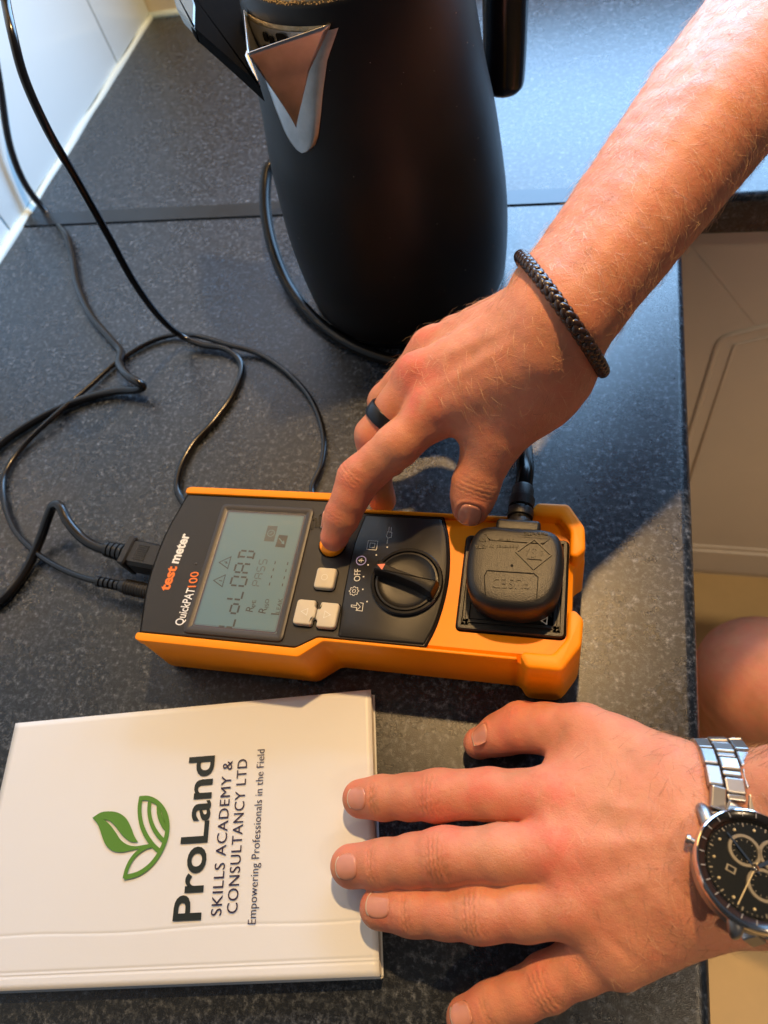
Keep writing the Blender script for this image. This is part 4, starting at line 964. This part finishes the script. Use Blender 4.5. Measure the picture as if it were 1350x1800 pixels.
add_chain(B, [(iM, 13.2), (pp(700, 782, 93), 11.6), (iP, 11.3), (pp(617, 874, 74), 9.6), (iD, 9.3), (iT, 7.9)], 7)
add_chain(B, [(mM, 12.6), (pp(700, 715, 93), 11.2), (mP, 10.6), (mD, 9.2), (mT, 8.2)], 7)
add_chain(B, [(rM, 12), (rP, 10.2), (rD, 9), (rT, 8)], 7)
add_chain(B, [(qM, 11.5), (qP, 9), (qD, 8), (qT, 7.2)], 7)
add_chain(B, [(tM, 13.5), (pp(850, 818, 79), 11.8), (tI, 12.2), (pp(830, 875, 67), 11.0), (tT, 9.8)], 8)
fnR = lambda p, cull=None: B(p, cull)
camd = lambda p: _n(np.array(CO)*1000-np.array(p))
def joint(c, a, b, wd, L_): return (c, np.array(b)-np.array(a), wd, L_)
up_i = camd(iP)*.6+np.array([-.5, 0, .5]); tc_n = pp(827, 897, 62); t_al = tT-tI; t_up = camd(tT)
detR = finger_detail([joint(iP, iM, iD, 10, PIPL)], up_i)+finger_detail([joint(iD, iP, iT, 8, DIPL)], up_i)
detR += finger_detail([joint(tI, tM, tT, 11, [(-4.5, .25, -.05, .6), (-2.5, .4, .05, .7), (0, .5, .0, .8), (2.2, .4, .08, .7), (4, .2, .1, .5)])], t_up)
detR += [nail_groove(pp(828, 896, 62), t_al, t_up, 14, 13.0)]
surf = lambda fn, px, py: None
def on_surf(fn, px, py, z0=230):
    """point where the sight line first meets the skin"""
    a = np.array(P(px, py, z0))*1000; d = _n(a-CO*1000); return surf_hit(fn, [a], [d], 400)[0]
kn = [on_surf(fnR, *q) for q in ((742, 698), (722, 640), (745, 585))]
detR += [bump_at(kn[0], 9, 1.1), bump_at(kn[1], 8, 1.2), bump_at(kn[2], 8, .9)]
# tendons and dips on the back of the hand
for a, b, h_ in (((752, 690), (930, 585), .55), ((735, 640), (925, 560), .5)):
    pa, pb = on_surf(fnR, *a), on_surf(fnR, *b); detR.append(groove_line(pa, pb, 3.2, -h_))
for a, b, h_ in (((770, 660), (880, 590), .5), ((775, 610), (880, 545), .4), ((720, 760), (800, 745), .5)):
    pa, pb = on_surf(fnR, *a), on_surf(fnR, *b); detR.append(groove_line(pa, pb, 4, h_))
for a, b in (((915, 560), (965, 640)), ((900, 590), (950, 660)), ((1000, 470), (1075, 560)), ((792, 805), (850, 775))):
    pa, pb = on_surf(fnR, *a), on_surf(fnR, *b); detR.append(groove_line(pa, pb, 1.4, .22))
def wobble(V, N, s=1.0): return s*(.35*np.sin(V[:, 0]*.11+V[:, 1]*.07)*np.sin(V[:, 1]*.13-V[:, 2]*.09)+.12*np.sin(V[:, 0]*.43+V[:, 2]*.3)*np.sin(V[:, 1]*.39+1))
detR.append(wobble)
def gz(V, c, r): return np.exp(-((V-arr(c))**2).sum(1)/r**2)
def tintR(V, N):
    red = np.clip(.75*gz(V, kn[0], 13)+.8*gz(V, kn[1], 11)+.5*gz(V, kn[2], 12)+.55*gz(V, iP, 15)+.6*gz(V, iT, 15)+.45*gz(V, tT, 16)+.3*gz(V, mP, 20)+.25, 0, 1)
    pale = np.clip(.35*gz(V, (iP+iM)/2, 16), 0, 1); dk = np.clip(.3*gz(V, tI, 9), 0, 1); return np.stack([red, pale, dk], 1)
lo = np.array([400, -400, 2.]); hi = np.array([800, 70, 250.])
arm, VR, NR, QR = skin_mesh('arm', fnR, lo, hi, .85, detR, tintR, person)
tag(arm, 'bare forearm and hand pointing down with the index finger on the round button')
nail(fnR, pp(828, 896, 62), t_al, t_up, 14, 12.6, arm)
nail(fnR, (iT+iD)/2+np.array([-2, 1, 0.]), iT-iD, np.array([-.97, .3, .05]), 10.5, 9, arm)
nail(fnR, (mT+mD)/2, mT-mD, np.array([.1, .9, .5]), 10.5, 9.5, arm)
axR = _n(E0-W0)
def selR(c, n):
    s = (c-W0)@axR; f = np.clip((n@camd(W0)+.55)*1.2, 0, 1); return f*np.where(s > -62, np.where(s > 5, 1.0, .38), 0)*(s < 210)
def flowR(p, n): return -axR*.35+np.array([.55, -.25, -.2])
hairs('arm_hair', VR, NR, QR, selR, flowR, 3000, 4, 10, .052, M['hair'], arm, 5)
hairs('arm_hair', VR, NR, QR, selR, flowR, 900, 5, 11, .040, M['dark_hair'], arm, 6, lift=.2)
# ---------------------------------------------------------------- left hand, flat on booklet and worktop
B2 = Body(12)
def ch(*j): return [(pp(*q[:3]), q[3]) for q in j]
I_ = ch((968, 1400, 42, 12.6), (862, 1396, 38, 11.3), (768, 1398, 34, 11.5), (720, 1400, 30, 10.4), (673, 1402, 26, 10.1), (634, 1404, 21.5, 9.2))
M_ = ch((990, 1496, 46, 12.8), (882, 1500, 43, 11.9), (782, 1506, 38, 12.1), (725, 1513, 33, 11.0), (672, 1518, 28, 10.7), (617, 1523, 22.3, 9.9))
R_ = ch((1010, 1592, 42, 12.6), (922, 1600, 38, 11.7), (845, 1603, 34, 12.0), (785, 1602, 30, 10.9), (728, 1600, 26, 10.5), (666, 1596, 21.5, 9.3))
Q_ = ch((1085, 1662, 33, 12.0), (1020, 1697, 28, 10.8), (962, 1728, 22, 10.8), (915, 1750, 18, 9.6), (868, 1768, 14, 9.4), (818, 1790, 9.6, 8.8))
T_ = ch((1025, 1290, 34, 14.0), (965, 1282, 28, 12.0), (915, 1278, 22, 12.0), (880, 1290, 17, 10.3), (843, 1306, 11, 8.3))
c1, c2, c3, c4 = pp(1190, 1400, 50), pp(1205, 1460, 54), pp(1205, 1530, 51), pp(1195, 1590, 44)
ea, eb = pp(1620, 1395, 92), pp(1660, 1570, 84); wa, wb_ = pp(1300, 1410, 46), pp(1312, 1545, 42)
B2.strand([(I_[0][0], I_[0][1]), (c1, 17.5), (wa, 19.5), (ea, 26)], 14); B2.strand([(M_[0][0], M_[0][1]), (c2, 17.5), ((wa+wb_)/2, 19)], 14)
B2.strand([(R_[0][0], R_[0][1]), (c3, 17.5), (wb_, 19.5), (eb, 28)], 14); B2.strand([(Q_[0][0], Q_[0][1]), (c4, 16), (wb_-np.array([0, 6, 4]), 17)], 14)
B2.add(pp(1165, 1365, 44), T_[0][0], 17, 14, 16); B2.add(pp(1080, 1340, 36), pp(1000, 1360, 30), 13, 9, 14)
B2.add(pp(1190, 1600, 34), Q_[0][0], 15, 12, 14)
for j in (I_, M_, R_, Q_, T_): add_chain(B2, j, 4.5, 4.0)
# flatten where the pads press on cover and worktop
def fnL(p, cull=None):
    d = B2(p, cull); fl = np.where((p[:, 0] < 475) & (p[:, 1] > -560), 12.2, .3); pl = fl-p[:, 2]
    m_ = p[:, 0] < 640; return np.where(m_, np.maximum(d, pl), d)
detL = []
upz = np.array([.05, -.15, 1.])
for j, s in ((I_, 1), (M_, 1.05), (R_, 1), (Q_, .9)):
    detL += finger_detail([joint(j[2][0], j[0][0], j[5][0], 10*s, PIPL)], upz, .85)+finger_detail([joint(j[4][0], j[2][0], j[5][0], 8.5*s, DIPL)], upz, .8)+[bump_at(j[2][0]+np.array([0, 0, 11]), 6.5, .55)]
nails = []
for j, px, py, nl, nw in ((I_, 627, 1403, 11.5, 11.2), (M_, 608, 1524, 12.0, 11.6), (R_, 664, 1591, 12.6, 11.4), (Q_, 810, 1786, 10.6, 9.8)):
    hpt = on_surf(fnL, px, py); al = _n(j[5][0]-j[4][0]); nails.append((hpt, al, upz, nl, nw)); detL.append(nail_groove(hpt, al, upz, nl, nw, .3))
th = on_surf(fnL, 843, 1291); alT = _n(T_[4][0]-T_[3][0]); upT = np.array([-.30, .62, .72]); nails.append((th, alT, upT, 11.0, 8.5)); detL.append(nail_groove(th, alT, upT, 11.0, 8.5, .3))
detL += finger_detail([joint(T_[2][0], T_[1][0], T_[3][0], 11, DIPL+[(-3, .2, 0, .6)])], np.array([0, .8, .6]))
def grL(a, b, w, dp): return groove_line(on_surf(fnL, *a), on_surf(fnL, *b), w, dp)
detL += [grL((1000, 1405), (1185, 1430), 3.4, -.55), grL((1020, 1492), (1195, 1470), 3.4, -.6), grL((1035, 1585), (1195, 1520), 3.4, -.45),
         grL((1000, 1448), (1120, 1452), 4.5, .6), grL((1010, 1545), (1130, 1520), 4.5, .6), grL((1000, 1265), (970, 1315), 2.0, .7), grL((1240, 1430), (1262, 1560), 2.2, .8), grL((1225, 1450), (1240, 1540), 1.5, .35),
         grL((1060, 1640), (1120, 1690), 2.2, .5), grL((1040, 1350), (960, 1375), 3, .4)]
knL = [on_surf(fnL, *q) for q in ((960, 1400), (975, 1492), (1000, 1592), (1085, 1660))]
detL += [bump_at(k, 9, .7) for k in knL]+[wobble]
# fine wrinkles over the knuckles
def wrk(V, N):
    o_ = np.zeros(len(V))
    for k, dr in ((knL[0], I_), (knL[1], M_), (knL[2], R_)):
        al = arr(_n(dr[0][0]-dr[2][0])); s = (V-arr(k))@al; o_ -= .22*(np.sin(s*2.6+.5*np.sin(V[:, 1]*.5))**2)*gz(V, k, 11)*(N[:, 2] > 0)
    return o_
detL.append(wrk)
def tintL(V, N):
    red = .25+.60*gz(V, knL[0], 15)+.45*gz(V, knL[1], 15)+.3*gz(V, knL[2], 14)+.6*gz(V, on_i, 12)
    for j in (I_, M_, R_, Q_): red = red+.55*gz(V, j[2][0], 14)+.5*gz(V, j[5][0], 15)
    red = red+.4*gz(V, T_[2][0], 22)+.4*gz(V, T_[4][0], 16)
    pale = .35*gz(V, (I_[0][0]+c1)/2, 20)+.45*gz(V, (M_[1][0]), 12)
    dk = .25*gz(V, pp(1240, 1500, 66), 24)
    return np.clip(np.stack([red, pale, dk], 1), 0, 1)
on_i = on_surf(fnL, 850, 1385)
lo = np.array([415, -640, -2.]); hi = np.array([800, -350, 125.])
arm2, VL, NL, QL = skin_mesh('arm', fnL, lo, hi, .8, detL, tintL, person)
tag(arm2, 'bare forearm and hand spread flat over the booklet edge')
for (c, al, up_, nl, nw) in nails: nail(fnL, c, al, up_, nl, nw, arm2)
def selL(c, n):
    return np.clip(n[:, 2]+.35, 0, 1)*np.where((c[:, 0] > 590), 1.0, .25)*(c[:, 0] > 560)+2.0*(n[:, 1] > .45)*(c[:, 0] > 615)*(c[:, 0] < 650)
def flowL(p, n): return np.array([.25, -.75, .1]) if n[1] < .3 else np.array([.6, .6, .5])
hairs('arm_hair', VL, NL, QL, selL, flowL, 1300, 4, 10, .042, M['dark_hair'], arm2, 9, lift=.18)
hairs('arm_hair', VL, NL, QL, selL, flowL, 500, 4, 9, .036, M['hair'], arm2, 10, lift=.3)
# ---------------------------------------------------------------- knee
B3 = Body(30)
kA = pp(1330, 1190, -330); B3.add(kA, kA+np.array([300, -60, 60]), 55, 78, 30); B3.add(kA+np.array([8, 0, -12]), kA+np.array([30, 10, -320]), 50, 42, 30)
fnK = lambda p, cull=None: B3(p, None)
leg, _, _, _ = skin_mesh('leg', fnK, kA-np.array([110, 150, 430]), kA+np.array([400, 120, 150]), 4.0, [wobble], lambda V, N: np.tile(arr((.45, .0, .15)), (len(V), 1)), person)
tag(leg, 'bare bent knee below the worktop edge')
# ================================================================ RING, BRACELET, WATCH
rc = pp(671, 745, 84); ax = _n(mM-mP)
def frame(c, ax, hint):
    z = Vector(_n(ax)); x = Vector(hint); x = (x-z*x.dot(z)).normalized(); y = z.cross(x); c = Vector(c)*.001
    return Matrix(((x.x, y.x, z.x, c.x), (x.y, y.y, z.y, c.y), (x.z, y.z, z.z, c.z), (0, 0, 0, 1)))
TR = frame(mP+(mM-mP)*.30, ax, (0, 0, 1)); 
rg = thing('finger_ring', Vector(mP)*.001, 'plain matt black band on the middle finger of the pointing hand', 'ring')
mesh('band', *lathe([(.0117, -.0036), (.0123, -.0040), (.0128, -.0034), (.0129, 0), (.0128, .0034), (.0123, .0040), (.0117, .0036)], 0, 0, 64), M['ring'], rg, True, T=TR)
mesh('band_lining', *lathe([(.0117, .0037), (.0114, .0030), (.0114, -.0030), (.0117, -.0037)], 0, 0, 64), M['ring_in'], rg, True, T=TR)
# bracelet: closed braid following the wrist section
br = thing('bracelet', Vector(pp(985, 545, 135))*.001, 'dark brown braided leather bracelet round the wrist above the pointing hand', 'bracelet')
b0, b1 = pp(912, 452, 132), pp(1050, 632, 136); bc = (b0+b1)/2; bx = _n(b1-b0); baxis = _n(_n(A0-W0)-bx*(_n(A0-W0)@bx)); by = np.cross(baxis, bx)
if by[2] < 0: by = -by
baxis = baxis; ringp = []
nb = 150
for k in range(nb):
    a = 2*math.pi*k/nb; d = _n(bx*math.cos(a)+by*math.sin(a)+baxis*(-.10*math.sin(a)))
    q0 = bc+d*70; h_ = surf_hit(fnR, [q0], [-d], 69)[0]; ringp.append(h_+d*2.4)
ringp = np.array(ringp)
for _ in range(6): ringp = (np.roll(ringp, 1, 0)+ringp*2+np.roll(ringp, -1, 0))/4
mesh('core', *tube([Vector(p)*.001 for p in list(ringp)+[ringp[0]]], .0021, 8, False), M['leather'], br)
nl = 56
bead = bmesh.new(); bmesh.ops.create_icosphere(bead, subdivisions=2, radius=1.0)
for v in bead.verts: v.co = Vector((v.co.x*.0030, v.co.y*.00185, v.co.z*.0014))
bme = bpy.data.meshes.new('strand'); 
for f in bead.faces: f.smooth = True
bead.to_mesh(bme); bead.free(); bme.materials.append(M['leather'])
ringc = ringp.mean(0)
L_acc = np.r_[0, np.cumsum(np.linalg.norm(np.roll(ringp, -1, 0)-ringp, axis=1))]
def ring_at(s):
    s = s % L_acc[-1]; i = min(int(np.searchsorted(L_acc, s, 'right')-1), nb-1); t = (s-L_acc[i])/(L_acc[i+1]-L_acc[i]); return ringp[i]*(1-t)+ringp[(i+1) % nb]*t
for k in range(nl):
    for row in range(4):
        s = (k+.5*(row % 2))*L_acc[-1]/nl; p = ring_at(s); tg = _n(ring_at(s+1)-ring_at(s-1)); rd = _n(p-ringc); rd = _n(rd-tg*(rd@tg)); sd = np.cross(tg, rd)
        an = (-.75, -.05, .75, 1.57*1.0)[row] if row < 3 else -1.5
        an = (-1.60, -.50, .50, 1.60)[row]
        pos = p+rd*2.15*math.cos(an)+sd*2.15*math.sin(an); up_ = _n(rd*math.cos(an)+sd*math.sin(an)); x = _n(tg+np.cross(up_, tg)*(.62 if row % 2 == 0 else -.62)); y = np.cross(up_, x)
        o = bpy.data.objects.new('strand', bme); mw = Matrix(((x[0], y[0], up_[0], pos[0]*.001), (x[1], y[1], up_[1], pos[1]*.001), (x[2], y[2], up_[2], pos[2]*.001), (0, 0, 0, 1)))
        C.objects.link(o); o.parent = br; o.matrix_parent_inverse = parent_inv(br); o.matrix_basis = mw
# watch
wt_c = on_surf(fnL, 1330, 1500); 
wax = _n(np.array(ea)+np.array(eb)-np.array(wa)-np.array(wb_)); 
watch = thing('wristwatch', Vector(wt_c)*.001, 'steel chronograph wristwatch with black dial and link strap on the flat hand', 'watch')
fc = np.array(P(1326, 1527, 80))*1000; wz = _n(np.array([.10, .20, 1.0])); wx = _n(wax-wz*(wax@wz)); wy = np.cross(wz, wx)
rot = math.radians(-14); wx, wy = wx*math.cos(rot)+wy*math.sin(rot), -wx*math.sin(rot)+wy*math.cos(rot)
TW = Matrix(((wx[0], wy[0], wz[0], fc[0]*.001), (wx[1], wy[1], wz[1], fc[1]*.001), (wx[2], wy[2], wz[2], fc[2]*.001), (0, 0, 0, 1))) @ Matrix.Scale(.97, 4)
WS = .0206
WK = WS/.0222
mesh('watch_case', *lathe([(.001, -.0095), (.0195, -.0095), (.0212, -.0080), (.0216, -.0020), (.0210, -.0008)], 0, 0, 72), M['watch_steel'], watch, True, T=TW, angle=A40)
mesh('bezel', *lathe([(.0216, -.0020), (.0222, -.0012), (.0222, .0008), (.0216, .0022), (.0211, .0024), (.0209, .0020)], 0, 0, 96), M['chrome'], watch, True, T=TW, angle=A40)
mesh('bezel_insert', *lathe([(.0213, .0023), (.0182, .0014), (.0177, .0004)], 0, 0, 96), M['gloss_black'], watch, True, T=TW)
mesh('crystal', *lathe([(.0182, .0015), (.014, .0021), (.007, .0025), (.0003, .0026)], 0, 0, 64), M['pane'], watch, True, T=TW)
for k in range(24):
    a = 2*math.pi*k/24; strokes([[(.0187*math.cos(a), .0187*math.sin(a)), (.0205*math.cos(a), .0205*math.sin(a))]], .0003).build('bezel_mark', M['dial_ring'], watch, False, T=TW@Matrix.Translation((0, 0, .0024)))
dial = mesh('dial', *lathe([(.0178, .0008), (.0172, .0002), (.0174, -.0002), (.0005, -.0002)], 0, 0, 72), M['dial'], watch, True, T=TW, angle=A40)
for k in range(60):
    a = 2*math.pi*k/60; r0 = .0162 if k % 5 else .0154; p0 = (r0*math.cos(a), r0*math.sin(a)); p1 = (.0168*math.cos(a), .0168*math.sin(a)); strokes([[p0, p1]], .00022 if k % 5 else .0005).build('minute_mark', M['dial_ring'], dial, False, T=TW@Matrix.Translation((0, 0, .0000)))
for k in range(12):
    a = 2*math.pi*k/12+.26; r = .0145; V, Fc = prism(circle(r*math.cos(a), r*math.sin(a), .0006, 10), [(-.0002, 0), (.0003, .0001)]); mesh('hour_mark', V, Fc, M['lume'], dial, True, T=TW)
for (sx, sy, sr_) in ((-.0050, .0090, .0052), (.0085, -.0015, .0052), (-.004, -.0095, .0050)):
    pass
def dpos(px, py): q = TW.inverted() @ P(px, py, 80); return q.x, q.y
for (px, py) in ((1310, 1494), (1341, 1558), (1366, 1504)):
    x, y = dpos(px, py); mesh('subdial_ring', *lathe([(.0047, -.0001), (.0049, .0005), (.0060, .0005), (.0062, -.0001)], x, y, 40), M['dial_ring'], dial, True, T=TW, angle=A40)
    for k in range(12):
        a = 2*math.pi*k/12; strokes([[(x+.0036*math.cos(a), y+.0036*math.sin(a)), (x+.0043*math.cos(a), y+.0043*math.sin(a))]], .0002).build('minute_mark', M['dial_ring'], dial, False, T=TW)
def hand(px, py, w, m='chrome'):
    x, y = dpos(px, py); L_ = math.hypot(x, y); strokes([[(-x*.15, -y*.15), (x*.3, y*.3), (x, y)]], w).build('watch_hand', M[m], dial, False, T=TW@Matrix.Translation((0, 0, .0009)))
hand(1279, 1462, .0007); hand(1372, 1505, .0013); hand(1290, 1595, .0004, 'lume')
mesh('hand_hub', *lathe([(.0014, .0005), (.0013, .0014), (.0002, .0015)], 0, 0, 24), M['chrome'], dial, True, T=TW)
x, y = dpos(1283, 1529); mesh('date_window', *box(x-.0018, y-.0013, -.00015, x+.0018, y+.0013, .0001), M['dial_ring'], dial, False, T=TW)
mesh('date_window', *box(x-.0012, y-.0008, .0001, x+.0012, y+.0008, .0002), M['dial'], dial, False, T=TW)
cy_ = dpos(1225, 1476); cl_ = math.hypot(*cy_); cd = Vector((cy_[0]/cl_, cy_[1]/cl_, 0))
mesh('crown', *tube([cd*.0185+Vector((0, 0, -.004)), cd*.0232+Vector((0, 0, -.004)), cd*.0234+Vector((0, 0, -.004)), cd*.0246+Vector((0, 0, -.004))], [.0012, .0012, .0019, .0017], 16), M['watch_steel'], watch, True, T=TW, angle=A40)
# lugs and strap links, wrapping round the thumb side of the wrist
sdir = TW.inverted().to_3x3() @ (P(1281, 1405, 72)-P(1326, 1527, 80)); sdir.z = 0; sdir.normalize(); px_ = Vector((-sdir.y, sdir.x, 0))
if px_.x < 0: px_ = -px_
TS = TW @ Matrix(((px_.x, sdir.x, 0, 0), (px_.y, sdir.y, 0, 0), (0, 0, 1, 0), (0, 0, 0, 1)))
for s in (-1, 1):
    for e in (1, -1):
        f_ = 1.0 if e > 0 else .80
        lp = [Vector((s*.0110, e*.0120, -.0040)), Vector((s*.0114, e*.0185*f_, -.0030)), Vector((s*.0114, e*.0235*f_, -.0052)), Vector((s*.0112, e*.0262*f_, -.0098))]
        mesh('lug', *tube(spline(lp, 5), [.0029]*11+[.0027, .0025, .0022, .0018, .0012], 10), M['watch_steel'], watch, True, T=TS, angle=A40)
    mesh('end_link', *prism(rrect(-.0084, .0150, .0084, .0236, .0012, 3) if s > 0 else rrect(-.0084, -.0200, .0084, -.0150, .0012, 3), [(-.0082, .0005), (-.0050, 0), (-.0042, .0010)]), M['watch_steel'], watch, True, T=TS, angle=A40)
def link_mesh(w, l, t, r=.0007):
    V, Fc = prism(rrect(-w/2, -l/2, w/2, l/2, r, 2), [(-t/2, r*.6), (-t/2+r*.6, 0), (t/2-r, 0), (t/2-r*.3, r*.3), (t/2, r)]); me = bpy.data.meshes.new('link'); me.from_pydata([tuple(v) for v in V], [], Fc); me.materials.append(M['watch_steel'])
    for p in me.polygons: p.use_smooth = False
    return me
LW = link_mesh(.0058, .0088, .0030); LCm = link_mesh(.0076, .0062, .0034); LCs = link_mesh(.0074, .0026, .0026)
# strap path in the plane across the wrist: hug the surface
pl0 = np.array(TS @ Vector((0, .019, -.004)))*1000; cen = (np.array(wa)+np.array(wb_))/2; ccen = pl0.copy(); sx3 = np.array(TS.to_3x3() @ Vector((1, 0, 0))); sy3 = np.array(TS.to_3x3() @ Vector((0, 1, 0))); sz3 = wz
mid = np.array(TS @ Vector((0, 0, 0)))*1000-sz3*30; path = []
for k in range(400):
    a = math.radians(70-k*.5); d = sz3*math.sin(a)+sy3*math.cos(a); sh = sx3*16*max(0, k*.5/90)**1.4; h_ = surf_hit(fnL, [mid+d*90+sh], [-d], 89)[0]; path.append(h_+d*3.8)
path = np.array(path); st_ = int(np.argmin(np.linalg.norm(path-pl0, axis=1))); path[:, :] = path
for _ in range(8): path[1:-1] = (path[:-2]+2*path[1:-1]+path[2:])/4
start = np.array(TS @ Vector((0, .0215, -.0052)))*1000
st_ = next(i for i in range(len(path)) if (path[i]-start)@sy3 > 3.0 or i == len(path)-1)
pth = np.vstack([start[None], path[st_:]]); acc = np.r_[0, np.cumsum(np.linalg.norm(np.diff(pth, axis=0), axis=1))]
def at_s(s): return np.array([np.interp(s, acc, pth[:, i]) for i in range(3)])
def place(me, s, off, lift=0):
    p = at_s(s); tg = _n(at_s(s+1.5)-at_s(max(0, s-1.5))); x = _n(sx3-tg*(sx3@tg)); z = np.cross(x, tg); p = p+x*off+z*lift
    o = bpy.data.objects.new('link', me); C.objects.link(o); o.parent = watch; o.matrix_parent_inverse = parent_inv(watch)
    o.matrix_basis = Matrix(((x[0], tg[0], z[0], p[0]*.001), (x[1], tg[1], z[1], p[1]*.001), (x[2], tg[2], z[2], p[2]*.001), (0, 0, 0, 1)))
s = 5.2; smax = min(acc[-1]-6, 95)
while s < smax:
    place(LW, s, -7.1); place(LW, s, 7.1); place(LCm, s-3.6, 0, .3); place(LCs, s+1.7, 0, 0); s += 9.6
# lower side of the strap
path = []
for k in range(180):
    a = math.radians(112+k*.6); d = sz3*math.sin(a)+sy3*math.cos(a); h_ = surf_hit(fnL, [mid+d*90+sx3*14*min(1, k/50)], [-d], 89)[0]; path.append(h_+d*2.0)
path = np.array(path)
for _ in range(8): path[1:-1] = (path[:-2]+2*path[1:-1]+path[2:])/4
start = np.array(TS @ Vector((0, -.0185, -.0062)))*1000
st_ = next(i for i in range(len(path)) if (path[i]-start)@sy3 < -3.0 or i == len(path)-1)
pth = np.vstack([start[None], path[st_:]]); acc = np.r_[0, np.cumsum(np.linalg.norm(np.diff(pth, axis=0), axis=1))]
s = 5.2; smax = min(acc[-1]-6, 9)
while s < smax:
    place(LW, s, -7.1); place(LW, s, 7.1); place(LCm, s-3.6, 0, .3); place(LCs, s+1.7, 0, 0); s += 9.6
